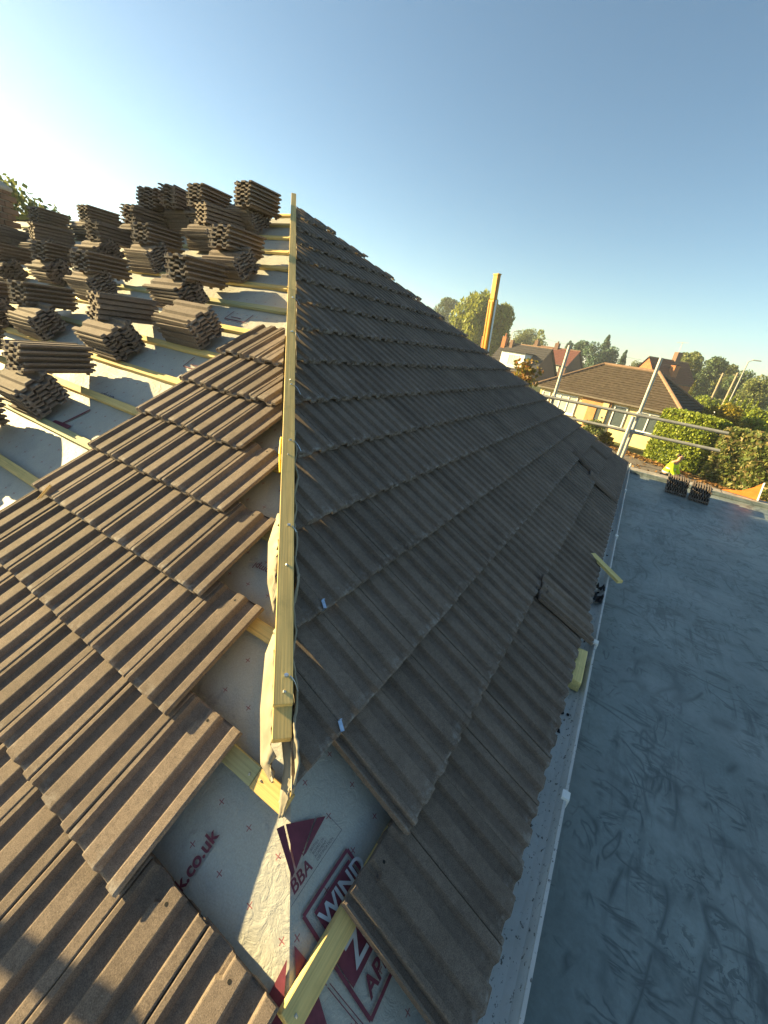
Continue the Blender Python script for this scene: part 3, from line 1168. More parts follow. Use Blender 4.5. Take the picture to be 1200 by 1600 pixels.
offcut((-.055, 3.29, .012), (.168, 3.07, -.030), .046, .024, 'pale', 'yellow batten offcut laid across the gutter rim, sticking out over the flat roof')
offcut((.052, 1.845, -.075), (.048, 2.11, -.070), .048, .060, 'pale', 'short yellow wood block wedged in the gutter beneath the slipped tile')
random.seed(9)
for i, (x, y, l_, lab) in enumerate(((.062, 2.80, .10, 'crumpled black felt scrap in the gutter, nearest the slipped tile'), (.060, 2.96, .07, 'small black felt scrap in the gutter beside the crosswise offcut'))):
    mb = MB()
    n_ = 8
    for a in range(n_):
        for b_ in range(5):
            mb.v.append((x + (a / (n_ - 1) - .5) * .06 + random.uniform(-.006, .006), y + (b_ / 4 - .5) * l_ + random.uniform(-.008, .008), -.070 + random.uniform(-.012, .016) + .012 * math.sin(a * 1.4)))
    for a in range(n_ - 1):
        for b_ in range(4):
            k = a * 5 + b_
            mb.f.append((k, k + 5, k + 6, k + 1))
            mb.mi.append(0)
    o = mb.build('felt_scrap', M['felt'])
    o.modifiers.new('thickness', 'SOLIDIFY').thickness = 0.003
    props(o, lab, 'felt scrap', 'black felt scraps in the gutter')

# nail lying on the left courses
m = frame(LEX, LEY, LEZ, LP(2.20, 0.795, 0.006)) @ Matrix.Rotation(R(18), 4, 'Z')
o = MB().tube((0, 0, 0), (0, .085, .004), .0035, seg=6).tube((0.012, .01, 0), (.012, .08, .004), .0035, seg=6).build('wood_splinter', M['fresh'], None, m)
props(o, 'pale wood splinter lying on the sunlit tiles near the left edge', 'wood splinter')

# ---------------------------------------------------------------- scaffold beyond the far eaves
sc_t = thing('scaffold', (-0.5, 8.45, GROUND), 'galvanised scaffold uprights and two guard rails beyond the far eaves', 'scaffold')


def tubeobj(name, p, q, r_, parent, mat='rail'):
    return MB().tube(p, q, r_, seg=14).build(name, M[mat], parent, smooth=False)


tubeobj('upright', (-.085, 8.46, GROUND), (-.085, 8.46, 1.61), .028, sc_t)
tubeobj('upright', (-.155, 8.36, GROUND), (-.150, 8.36, .64), .034, sc_t, 'steel')
tubeobj('upright', (-1.53, 8.46, GROUND), (-1.53, 8.46, 1.60), .028, sc_t)
tubeobj('guard_rail', (-6.0, 8.40, .69), (1.19, 8.40, .67), .027, sc_t)
tubeobj('guard_rail', (-6.0, 8.40, .375), (1.19, 8.40, .385), .027, sc_t)
for (x, z) in ((-.085, .675), (-1.53, .68), (-.085, .382), (-1.53, .378)):
    mb = MB().box((x - .04, 8.385, z - .04), (x + .04, 8.475, z + .04))
    link('coupler', bevel(mb.mesh('coupler', M['steel']), .012), sc_t)
# the scaffold tube standing left of the photographer, whose shadow falls on the nearest tiles
c0 = LP(0.74, 0.100, 0) + SUN * 1.9
dd = (LP(0.63, 0.135, 0) - LP(0.85, 0.070, 0)).normalized()
t2 = thing('scaffold_pole', (c0.x, c0.y, GROUND), 'scaffold tube beside the roof casting a bar of shadow on the nearest tiles', 'scaffold pole')
tubeobj('pole', c0 - dd * 1.5, c0 + dd * 0.13, .026, t2)

# ---------------------------------------------------------------- yellow mast behind the roof
mast = thing('loader_mast', (-3.55, 11.0, GROUND), 'tall orange-yellow steel boom rising behind the tiled roof', 'machine boom')
p0, p1 = Vector((-3.42, 10.45, GROUND)), Vector((-3.86, 10.40, 2.90))
d = (p1 - p0).normalized()
e = Vector((.93, -.37, 0))
e = (e - d * e.dot(d)).normalized()
m = frame(e, d.cross(e), d, p0)
hgt = (p1 - p0).length
mb = MB()
mb.box((-.085, -.07, 0), (.085, .07, hgt - .5), 0, m)
link('outer_section', bevel(mb.mesh('outer_section', M['yellow']), .012), mast)
mb = MB().box((-.070, -.055, hgt - .499), (.070, .055, hgt), 0, m)
link('inner_section', bevel(mb.mesh('inner_section', M['yellow']), .010), mast)
for sx in (-.040, .045):
    MB().box((sx - .008, -.080, .3), (sx + .008, -.0705, hgt - .55), 0, m).build('flange', M['yellow'], mast)
MB().box((.0855, -.03, .2), (.098, .03, hgt - .51), 0, m).build('guide_strip', M['steel'], mast)
MB().box((-.125, -.05, 2.0), (-.0855, .03, 4.62), 0, m).build('side_plate', M['redbrown'], mast)
MB().box((-.075, -.06, hgt + .0005), (.075, .06, hgt + .03), 0, m).build('end_cap', M['yellow'], mast)
MB().box((-3.8, 10.0, GROUND), (-3.0, 10.9, GROUND + .25)).build('base_plate', M['steel'], mast)

# ---------------------------------------------------------------- haze
hm_ = bpy.data.materials.new('haze')
hm_.use_nodes = True
hm_.node_tree.nodes.clear()
pv = hm_.node_tree.nodes.new('ShaderNodeVolumePrincipled')
pv.inputs['Color'].default_value = (0.90, 0.95, 1.0, 1)
pv.inputs['Density'].default_value = 0.0008
pv.inputs['Anisotropy'].default_value = 0.3
mo_ = hm_.node_tree.nodes.new('ShaderNodeOutputMaterial')
hm_.node_tree.links.new(pv.outputs[0], mo_.inputs['Volume'])
props(MB().box((-910, -310, GROUND - 1), (910, 1510, 16.0)).build('haze', hm_), None, None, None, 'stuff')

# ---------------------------------------------------------------- ground
gm = MB()
gm.add([(-900, -300, GROUND), (900, -300, GROUND), (900, 1500, GROUND), (-900, 1500, GROUND)], [(0, 1, 2, 3)])
props(gm.build('ground', M['soil']), None, None, None, 'structure')
HA, HB_ = Vector((-0.3, 26.6, 0)), Vector((9.5, 18.4, 0))
hd = (HB_ - HA).normalized()
hn = Vector((-hd.y, hd.x, 0))          # away from the camera
pm = MB()
A_, B_ = HA - hd * 6, HB_ + hd * 6
pm.add([tuple(v + Vector((0, 0, GROUND + .004))) for v in (A_ - hn * 3.4, B_ - hn * 3.4, B_ + hn * 1.0, A_ + hn * 1.0)], [(0, 1, 2, 3)])
props(pm.build('path', M['path']), None, None, None, 'structure')


def leaves(pts, nrm_bias, size, mat, name, parent=None, kind=None, seed=1, aspect=1.6, droop=0.0):
    """one mesh of small leaf quads at the given points"""
    rg = np.random.default_rng(seed)
    n = len(pts)
    nrm = rg.normal(size=(n, 3)) + np.asarray(nrm_bias)
    nrm /= np.linalg.norm(nrm, axis=1)[:, None] + 1e-9
    t_ = rg.normal(size=(n, 3))
    if droop:
        t_[:, 2] -= droop
    t_ -= nrm * np.sum(t_ * nrm, 1)[:, None]
    t_ /= np.linalg.norm(t_, axis=1)[:, None] + 1e-9
    b_ = np.cross(nrm, t_)
    sz = size * rg.uniform(.6, 1.4, n)[:, None]
    a, c = t_ * sz * aspect / 2, b_ * sz / 2
    q = np.stack([pts - a, pts + c * .9 - a * .1, pts + a, pts - c * .9 - a * .1], 1).reshape(-1, 3)
    me = bpy.data.meshes.new(name)
    me.vertices.add(n * 4)
    me.vertices.foreach_set('co', q.astype(np.float32).ravel())
    me.loops.add(n * 4)
    me.loops.foreach_set('vertex_index', np.arange(n * 4, dtype=np.int32))
    me.polygons.add(n)
    me.polygons.foreach_set('loop_start', np.arange(0, n * 4, 4, dtype=np.int32))
    me.update(calc_edges=True)
    me.materials.append(mat)
    return link(name, me, parent, kind=kind)


# fallen leaves along the path
rg = np.random.default_rng(5)
n_ = 5200
tt = rg.uniform(0, 1, n_)
side = np.where(rg.uniform(size=n_) < .65, 1.6 - np.abs(rg.normal(0, .55, n_)), -2.4 + rg.normal(0, .8, n_))
P_ = np.array(A_)[None] + np.outer(tt, np.array(B_ - A_)) + np.outer(side, np.array(hn))
P_[:, 2] = GROUND + .02 + rg.uniform(0, .03, n_)
leaves(P_, (0, 0, 3.0), 0.12, M['litter'], 'leaf_litter', kind='stuff', seed=2)

# ---------------------------------------------------------------- hedges


def hedge(a, b_, thick, zt0, zt1, n, size, mat, label, seed, rough=0.12, name='hedge'):
    t = thing(name, ((a[0] + b_[0]) / 2, (a[1] + b_[1]) / 2, GROUND), label, 'hedge')
    rg = np.random.default_rng(seed)
    a, b2 = np.array([a[0], a[1]]), np.array([b_[0], b_[1]])
    d = b2 - a
    ln = np.linalg.norm(d)
    d = d / ln
    nn = np.array([-d[1], d[0]])
    u = rg.uniform(0, 1, n)
    zt = zt0 + (zt1 - zt0) * u
    H = zt - GROUND
    face = rg.uniform(size=n)
    v = rg.uniform(-1, 1, n)
    z = rg.uniform(0.02, 1, n)
    top = face < .30
    front = (face >= .30) & (face < .80)
    v = np.where(front, -1.0, v)
    v = np.where(face >= .80, 1.0, v)
    z = np.where(top, 1.0, z)
    lump = 1 + rough * (np.sin(u * ln * 2.1 + seed) * .5 + np.sin(u * ln * 5.3 + z * 4) * .4 + np.sin(z * 9 + u * ln * 3.7) * .4)
    rnd = 1 - 0.42 * np.clip(z - .75, 0, 1) / .25 * (np.abs(v) > .9)
    endr = np.sqrt(np.clip(1 - (np.abs(u - .5) * 2) ** 8, 0.05, 1))
    off = v * thick / 2 * lump * rnd * endr + rg.normal(0, .05, n)
    zz = GROUND + z * H * (0.93 + 0.07 * lump) * (0.86 + .14 * endr) + rg.normal(0, .05, n)
    inner = rg.uniform(size=n) < .25
    off = np.where(inner, off * rg.uniform(.4, .95, n), off)
    xy = a[None] + np.outer(u * ln, d) + np.outer(off, nn)
    pts = np.column_stack([xy, zz])
    leaves(pts, (0, 0, .3), size, mat, 'foliage', t, seed=seed)
    # woody core so that the hedge is not see-through
    mb = MB()
    k = 14
    for i in range(k + 1):
        f = i / k
        c = a + d * ln * (0.03 + .94 * f)
        e = math.sqrt(max(.05, 1 - (abs(f - .5) * 2) ** 6))
        for sgn, zf in ((-1, 0), (-1, .72), (-.55, .86), (.55, .86), (1, .72), (1, 0)):
            p = c + nn * sgn * thick / 2 * .74 * e
            mb.v.append((p[0], p[1], GROUND + zf * (zt0 + (zt1 - zt0) * f - GROUND) * (.85 + .12 * e)))
    for i in range(k):
        for q in range(5):
            s_ = i * 6 + q
            mb.f.append((s_, s_ + 1, s_ + 7, s_ + 6))
            mb.mi.append(0)
    mb.f += [tuple(range(6)), tuple(range(k * 6, k * 6 + 6))]
    mb.mi += [0, 0]
    mb.build('stems', M['leaf_dark'], t)
    return t


P0 = HA + hn * 2.5
hedge(P0[:2], (P0 + hd * 3.3)[:2], 1.7, -0.20, -0.25, 9000, .10, M['leaf_hedge'], 'neatly clipped bright green hedge in front of the cream bungalow', 4, .05)
hedge((P0 + hd * 3.4)[:2], (P0 + hd * 12.6)[:2], 1.9, -0.35, -0.85, 17000, .14, M['leaf_beech'], 'long loose hedge with browning autumn leaves beside the path', 8, .22)

# ---------------------------------------------------------------- trees


def blob_points(rg, c, r_, n, shell=0.55):
    v = rg.normal(size=(n, 3))
    v /= np.linalg.norm(v, axis=1)[:, None]
    rad = shell + (1 - shell) * rg.uniform(size=n) ** .5
    return np.asarray(c)[None] + v * rad[:, None] * np.asarray(r_)[None]


def tree(kind, x, y, ztop, zlow, wid, leafmat, label, seed, n=3800, lobes=26, group=None, cat='tree', name=None, size=None):
    t = thing(name or 'tree', (x, y, GROUND), label, cat, group)
    rg = np.random.default_rng(seed)
    H = ztop - GROUND
    ch = ztop - zlow
    pts = []
    lim = []
    n = int(n * 1.5)
    for i in range(lobes):
        if kind == 'conifer':
            f = (i + .5) / lobes
            z = zlow + ch * f
            r_ = wid / 2 * (1 - f) ** .8 * rg.uniform(.75, 1.1) + .08 * wid
            an = rg.uniform(0, 6.28)
            c = (x + r_ * .45 * math.cos(an), y + r_ * .45 * math.sin(an), z)
            rr = (r_ * .8, r_ * .8, ch / lobes * 2.0)
        elif kind == 'willow':
            f = rg.uniform(.15, 1)
            an = rg.uniform(0, 6.28)
            prof = math.sqrt(max(.05, 1 - ((f - .42) / .60) ** 2))
            r_ = wid / 2 * prof * rg.uniform(.35, .86)
            c = (x + r_ * math.cos(an), y + r_ * math.sin(an), zlow + ch * f * .92)
            rr = (wid * .115, wid * .115, ch * rg.uniform(.12, .20))
        else:
            f = rg.uniform(.08, 1)
            an = rg.uniform(0, 6.28)
            prof = math.sqrt(max(.03, 1 - ((f - .45) / .58) ** 2))
            r_ = wid / 2 * prof * rg.uniform(.2, .78)
            c = (x + r_ * math.cos(an), y + r_ * math.sin(an), zlow + ch * f * .93)
            k = rg.uniform(.15, .27)
            rr = (wid * k, wid * k, min(wid, ch) * k * .8)
        lim.append(c)
        pts.append(blob_points(rg, c, rr, n // lobes))
    pts = np.concatenate(pts)
    sz = size or max(wid, ch) * .032
    leaves(pts, (0, 0, .4), sz, leafmat, 'crown', t, seed=seed + 1, aspect=2.6 if kind == 'willow' else 1.5, droop=2.0 if kind == 'willow' else 0.0)
    mb = MB()
    tr = max(.06, wid * .028)
    mid = Vector((x, y, zlow + ch * .35))
    mb.tube((x, y, GROUND - .05), mid, tr * 1.3, tr * .7, 8)
    if kind == 'conifer':
        mb.tube(mid, (x, y, ztop - ch * .04), tr * .7, tr * .1, 6)
    else:
        for c in lim[::3]:
            mb.tube(mid - Vector((0, 0, rg.uniform(0, ch * .2))), c, tr * .42, tr * .08, 5, cap=False)
    mb.build('trunk', M['bark'], t)
    return t


far = 'trees on the skyline beyond the houses'
tree('round', -59.5, 126.8, 13.4, 4.5, 11.0, M['leaf_dark'], 'dark rounded tree left of the pale willow, above the tiled roof edge', 31, 4200, 24, far)
tree('willow', -34.9, 93.8, 11.6, -1.5, 15.0, M['leaf_willow'], 'big pale green willow behind the yellow boom', 32, 11000, 70, far, size=.42)
tree('round', -37.9, 145.2, 8.9, 0.0, 9.5, M['leaf_mid'], 'brownish tree just right of the willow', 33, 3600, 22, far)
tree('round', -37.3, 160.8, 10.7, 0.5, 7.2, M['leaf_willow'], 'small yellow-green tree above the dormer house', 34, 3000, 18, far)
for i, (x, y, zt, zl, wd, lab) in enumerate(((-21.1, 128.3, 5.9, -2, 3.4, 'narrow conifer left of the conifer clump'), (-17.9, 124.8, 7.2, -2, 5.4, 'left conifer of the clump behind the bungalow'),
                                             (-14.1, 121.2, 7.3, -2, 6.2, 'broad middle conifer of the clump behind the bungalow'), (-10.0, 123.6, 6.9, -2, 5.4, 'right conifer of the clump behind the bungalow'),
                                             (-13.2, 133.3, 9.1, -2, 4.6, 'tallest pointed conifer of the clump behind the bungalow'), (-6.6, 109.9, 5.4, -1, 2.3, 'lone spiky conifer between the clump and the red gable'),
                                             (5.0, 150, 7.5, -2, 4.0, 'dark conifer behind the red gable roof'), (-29.0, 171.7, 8.2, -2, 4.9, 'distant thin conifer right of the dormer house'))):
    tree('conifer' if i not in (1, 2, 3) else 'round', x, y, zt, zl, wd, M['leaf_con'], lab, 40 + i, 3200, 26, far)
tree('round', -3.6, 118.0, 3.8, -2, 4.6, M['leaf_mid'], 'low olive bush right of the conifer clump', 60, 2000, 16, far)
tree('round', -24.5, 150.0, 5.0, -2, 13.0, M['leaf_mid'], 'low olive trees between the red roof and the conifers', 61, 3000, 26, far)
tree('round', 5.3, 99.9, 7.4, -2.4, 6.0, M['leaf_mid'], 'tall grey-green tree right of the red roof', 50, 6000, 34, far)
tree('round', 9.4, 105.6, 6.3, -2.4, 6.0, M['leaf_dark'], 'broad dark green tree behind the telegraph poles', 51, 5600, 34, far)
tree('round', 12.6, 111.3, 5.8, -2.4, 5.0, M['leaf_mid'], 'light tree between the telegraph pole and the lamp', 52, 4000, 28, far)
tree('round', 13.1, 95.1, 4.4, -2.6, 5.2, M['leaf_dark'], 'dark bushy tree beneath the street lamp', 53, 4200, 28, far)
tree('round', 13.4, 79.0, 3.7, -2.8, 5.2, M['leaf_mid'], 'olive tree at the right edge of the view', 54, 4200, 28, far)
tree('round', 19.0, 92.0, 5.0, -2.8, 8.0, M['leaf_dark'], 'dark tree beyond the right edge', 55, 3000, 24, far)
tree('round', 6.0, 59.7, 0.1, -2.9, 5.0, M['leaf_hedge'], 'low green bushes below the telegraph poles', 56, 3600, 26, None, 'bush', 'bush', .16)
tree('round', 9.4, 64.0, 0.2, -2.9, 6.0, M['leaf_mid'], 'olive bushes right of the telegraph poles', 62, 3600, 26, None, 'bush', 'bush', .18)
tree('round', 3.4, 62.0, 0.0, -2.9, 4.0, M['leaf_dark'], 'dark low bush beside the bungalow roof', 63, 2400, 20, None, 'bush', 'bush', .18)
tree('round', 4.6, 33.7, 0.22, -2.8, 2.9, M['leaf_yellow'], 'bright yellow shrub behind the browning hedge', 57, 4200, 30, None, 'shrub', 'shrub', .12)
tree('round', 6.3, 34.6, -0.1, -2.8, 2.6, M['leaf_hedge'], 'green shrub right of the yellow one', 64, 2800, 24, None, 'shrub', 'shrub', .12)
tree('round', 7.2, 39.4, 0.3, -2.8, 3.2, M['leaf_hedge'], 'green shrub above the small roof at the right edge', 58, 3000, 24, None, 'shrub', 'shrub', .14)
for i in range(6):
    tree('conifer', 6.7 + i * .42, 51.8 - i * .3, 0.62 - .05 * i, -2.8, .75, M['leaf_hedge'], ['leftmost', 'second', 'third', 'fourth', 'fifth', 'rightmost'][i] + ' in the row of clipped green conifers', 70 + i, 900, 14, 'row of small conifers beyond the hedge', 'conifer', 'conifer', .10)
tree('round', -5.9, 23.4, 1.25, -0.2, 1.9, M['leaf_autumn'], 'small tree with yellow and red autumn leaves beyond the roof edge', 59, 300, 22, None, 'tree', 'tree', .15)
tree('conifer', 4.29, 59.9, 1.36, -2.6, 1.0, M['leaf_beech'], 'thin brown leaning conifer by the bungalow roof', 65, 1200, 16, None, 'conifer', 'conifer', .10)
tree('round', -15.3, 5.3, 3.45, 1.2, 1.9, M['leaf_mid'], 'leafy tree rising behind the ridge beside the brick chimney', 66, 900, 26, None, 'tree', 'tree', .11)
tree('round', -15.0, 6.35, 3.05, 1.2, 1.2, M['leaf_dark'], 'sparse dark leafy branch against the sky, right of the chimney tree', 67, 420, 18, None, 'tree', 'tree', .10)
tree('round', -2.1, 28.6, -1.6, -2.9, 1.6, M['leaf_mid'], 'small green shrub at the foot of the bungalow wall', 68, 1500, 16, None, 'shrub', 'shrub', .10)
tree('round', -1.2, 29.1, -2.2, -2.95, 1.0, M['leaf_yellow'], 'low yellowish shrub at the end of the clipped hedge', 69, 900, 12, None, 'shrub', 'shrub', .08)

rg = np.random.default_rng(77)
n_ = 16000
xw = rg.uniform(-120, 120, n_)
hw = np.where(xw > -8, 2.2, 0.0) + 3.2 + 1.6 * np.sin(xw * .11) + 1.1 * np.sin(xw * .37 + 1) + .8 * np.sin(xw * .9)
P_ = np.column_stack([xw, 185 + rg.uniform(-8, 8, n_), GROUND + rg.uniform(0, 1, n_) ** .7 * (hw + 2.0)])
leaves(P_, (0, 0, .4), 1.1, M['leaf_dark'], 'woods', kind='stuff', seed=78)

# ---------------------------------------------------------------- houses


def courses(mb, e0, e1, r0, r1, rows, lift=.05, mi=0):
    """stepped tile courses between an eave edge e0-e1 and a ridge edge r0-r1"""
    e0, e1, r0, r1 = map(Vector, (e0, e1, r0, r1))
    nrm = (e1 - e0).cross(r0 - e0)
    nrm = nrm.normalized() if nrm.length > 1e-6 else Vector((0, 0, 1))
    if nrm.z < 0:
        nrm = -nrm
    for i in range(rows):
        t0, t1 = i / rows, (i + 1) / rows
        a, b_ = e0.lerp(r0, t0) + nrm * lift, e1.lerp(r1, t0) + nrm * lift
        c, d_ = e1.lerp(r1, t1), e0.lerp(r0, t1)
        a2, b2 = a - nrm * lift * .98, b_ - nrm * lift * .98
        mb.add([a, b_, c, d_, a2, b2], [(0, 1, 2, 3), (4, 5, 1, 0)], mi)


def building(name, loc, rot, lx, ly, eave, ridge, hip, wallm, roofm, label, cat='house', rows=14, over=.35, ridge_mat='tan', base=GROUND):
    t = thing(name, (loc[0], loc[1], base), label, cat)
    m = Matrix.Translation((loc[0], loc[1], 0)) @ Matrix.Rotation(rot, 4, 'Z')
    hx, hy = lx / 2, ly / 2
    MB().box((-hx, -hy, base), (hx, hy, eave - .05)).build('wall', wallm, t, m)
    ex, ey = hx + over, hy + over
    rl = (ex - ey * .98) if hip else ex
    rl = max(rl, .05)
    mb = MB()
    courses(mb, (-ex, -ey, eave), (ex, -ey, eave), (-rl, 0, ridge), (rl, 0, ridge), rows)
    courses(mb, (ex, ey, eave), (-ex, ey, eave), (rl, 0, ridge), (-rl, 0, ridge), rows)
    if hip:
        courses(mb, (ex, -ey, eave), (ex, ey, eave), (rl, 0, ridge), (rl, 0, ridge), rows)
        courses(mb, (-ex, ey, eave), (-ex, -ey, eave), (-rl, 0, ridge), (-rl, 0, ridge), rows)
    roof = mb.build('roof', roofm, t, m)
    if not hip:
        for sx in (-1, 1):
            MB().add([(sx * hx, -hy, eave - .05), (sx * hx, hy, eave - .05), (sx * hx, 0, ridge - .12)], [(0, 1, 2)]).build('gable', wallm, t, m)
    rg_ = MB()
    rg_.tube((-rl, 0, ridge + .02), (rl, 0, ridge + .02), .11, seg=8)
    if hip:
        for sx in (-1, 1):
            for sy in (-1, 1):
                rg_.tube((sx * rl, 0, ridge + .02), (sx * ex, sy * ey, eave + .05), .11, seg=8)
    rg_.build('ridge_tiles', M[ridge_mat], roof, m)
    gt = MB()
    for sy in (-1, 1):
        gt.box((-ex, sy * (ey + .06) - .05, eave - .10), (ex, sy * (ey + .06) + .05, eave + .005))
    if hip:
        for sx in (-1, 1):
            gt.box((sx * (ex + .06) - .05, -ey, eave - .10), (sx * (ex + .06) + .05, ey, eave + .005))
    gt.build('gutter', M['gutterdark'], t, m)
    return t, m


def window(t, m, x, z, w_, h_, y, panes=2, glass='glass', out=-1, axis='x'):
    f = MB()
    g = MB()
    fr = .07

    def bx(mb, x0, x1, z0, z1, d0, d1):
        if axis == 'x':
            mb.box((x0, min(y + out * d0, y + out * d1), z0), (x1, max(y + out * d0, y + out * d1), z1))
        else:
            mb.box((min(y + out * d0, y + out * d1), x0, z0), (max(y + out * d0, y + out * d1), x1, z1))
    bx(f, x - w_ / 2, x + w_ / 2, z, z + fr, .0, .07)
    bx(f, x - w_ / 2, x + w_ / 2, z + h_ - fr, z + h_, .0, .07)
    for i in range(panes + 1):
        xx = x - w_ / 2 + (w_ - fr) * i / panes
        bx(f, xx, xx + fr, z + fr, z + h_ - fr, .0, .07)
    bx(f, x - w_ / 2 - .06, x + w_ / 2 + .06, z - .08, z - .002, .0, .14)
    o = f.build('window', M['white'], t, m)
    bx(g, x - w_ / 2 + fr, x + w_ / 2 - fr, z + fr, z + h_ - fr, .0, .03)
    g.build('pane', M[glass], o, m)


# cream bungalow across the path
th_b = math.atan2(-.30, .954)
bung, bm_ = building('bungalow', (-1.50, 34.30), th_b, 9.1, 5.6, -0.50, 1.60, True, M['cream'], M['brownroof'], 'cream rendered bungalow with brown hipped tile roof behind the hedge', 'bungalow', 15)
yf = -2.8
window(bung, bm_, -2.55, -2.0, 1.9, 1.25, yf, 3, 'curtain')
window(bung, bm_, 1.35, -2.1, .85, 1.35, yf, 1)
window(bung, bm_, 3.1, -2.0, 1.5, 1.2, yf, 2)
window(bung, bm_, -4.0, -1.9, .6, 1.1, yf, 1, 'curtain')
MB().box((-.75, yf - .10, GROUND), (-.15, yf - .002, -.62)).build('brown_panel', M['brownpaint'], bung, bm_)
MB().box((-1.25, yf - .16, -1.05), (.75, yf - .002, -.62)).build('door_canopy', M['brownpaint'], bung, bm_)
dr = MB().box((-.12, yf - .05, GROUND), (.22, yf - .002, -1.07)).build('door', M['glass'], bung, bm_)
MB().box((.24, yf - .22, GROUND), (.62, yf - .003, -.70)).build('porch_pier', M['cream'], bung, bm_)
MB().box((.66, yf - .06, GROUND), (.80, yf - .003, -.72)).build('side_light', M['curtain'], bung, bm_)
MB().box((.37, yf - .24, -1.75), (.49, yf - .221, -1.62)).box((.37, yf - .24, -2.02), (.49, yf - .221, -1.89)).build('house_plate', M['glass'], bung, bm_)
window(bung, bm_, .8, -1.9, .9, 1.0, 4.35, 2, 'glass', 1, 'y')
pot = MB()
pot.tube((-2.35, 29.2, GROUND), (-2.35, 29.2, GROUND + .55), .17, .26, 12)
props(pot.build('plant_pot', M['brickred']), 'terracotta pot standing before the bungalow door', 'plant pot')

# white dormer house
h2, m2 = building('house', (-20.6, 80.5), R(-18), 9.5, 8.0, -1.3, 3.05, False, M['brick'], M['darkroof'], 'grey-roofed house with a white dormer beyond the roof edge', 'house', 12)
dm = MB()
dm.add([(-2.2, -4.0, -1.15), (2.6, -4.0, -1.15), (2.6, -4.0, 1.55), (-2.2, -4.0, 1.55), (-2.2, -.6, 1.55), (2.6, -.6, 1.55), (-2.2, -.9, -1.15), (2.6, -.9, -1.15)],
       [(0, 1, 2, 3), (0, 3, 4, 6), (1, 7, 5, 2)])
dor = dm.build('dormer', M['white'], h2, m2)
MB().box((-2.5, -4.3, 1.56), (2.9, -.5, 1.75)).build('dormer_roof', M['felt'], dor, m2)
window(h2, m2, .5, -.55, 2.1, 1.75, -4.0, 2, 'curtain')
MB().box((-4.9, -1.0, 2.0), (-4.1, -.2, 4.0)).build('chimney', M['brickred'], h2, m2)
MB().tube((-4.5, -.6, 4.001), (-4.5, -.6, 4.6), .16, seg=8).build('chimney_pot', M['brickred'], h2, m2)
MB().box((-3.2, -.8, 2.2), (-2.6, -.2, 3.6)).build('chimney', M['brick'], h2, m2)

# red roofed house
h3, m3 = building('house', (-21.5, 111.0), R(-16), 11.5, 8.0, 0.55, 4.1, False, M['brick'], M['redroof'], 'red tiled house with two chimneys beside the white dormer', 'house', 10)
for x_ in (-2.6, 2.9):
    window(h3, m3, x_, -1.0, 2.3, 1.25, -4.0, 3, 'curtain')
for x_ in (-5.2, .2):
    ch = MB().box((x_ - .45, -.5, 3.6), (x_ + .45, .5, 5.2)).build('chimney', M['brick'], h3, m3)
    MB().tube((x_, 0, 5.201), (x_, 0, 5.6), .2, seg=8).build('chimney_pot', M['tan'], ch, m3)

# orange gabled house behind the bungalow
h4, m4 = building('house', (1.6, 93.5), R(42), 8.2, 6.4, 0.7, 4.4, False, M['brickred'], M['redroof'], 'orange brick gabled house with dark red roof behind the bungalow', 'house', 12, .25)
ch = MB().box((-.6, -2.6, 1.5), (.35, -1.6, 3.4)).build('chimney', M['brickred'], h4, m4)
MB().box((-.7, -2.7, 3.401), (.45, -1.5, 3.6)).build('chimney_cap', M['brickred'], ch, m4)
ch = MB().box((.9, -.5, 3.8), (1.8, .4, 5.9)).build('chimney', M['brick'], h4, m4)
ae = MB().tube((1.35, 0, 5.901), (1.35, 0, 7.6), .05, seg=6).tube((.4, 0, 7.4), (2.3, .3, 7.6), .04, seg=6)
for i in range(5):
    ae.tube((.6 + i * .38, -.5, 7.44 + .04 * i), (.6 + i * .38, .5, 7.44 + .04 * i), .025, seg=5)
ae.build('aerial', M['rail'], h4, m4)

# small building at the right edge
h5, m5 = building('outbuilding', (9.3, 40.6), R(-20), 3.6, 3.6, -1.0, -.42, True, M['cream'], M['brownroof'], 'small low building with white gutters at the right edge', 'outbuilding', 5, .2, 'brownroof' if 'brownroof' in M else 'tan')

# pale sheeted shed roof
sh = thing('shed', (7.3, 58.5, GROUND), 'pale flat-roofed shed or caravan beyond the yellow shrub', 'shed')
msh = Matrix.Translation((7.3, 58.5, 0)) @ Matrix.Rotation(R(-40), 4, 'Z')
MB().box((-1.5, -.9, GROUND), (1.5, .9, -1.35)).build('wall', M['caravan'], sh, msh)
MB().box((-1.7, -1.1, -1.345), (1.7, 1.1, -1.2)).build('roof', M['white'], sh, msh)
MB().box((-.9, -.5, -1.197), (.2, .4, -1.12)).build('roof_sheet', M['darkroof'], sh, msh)

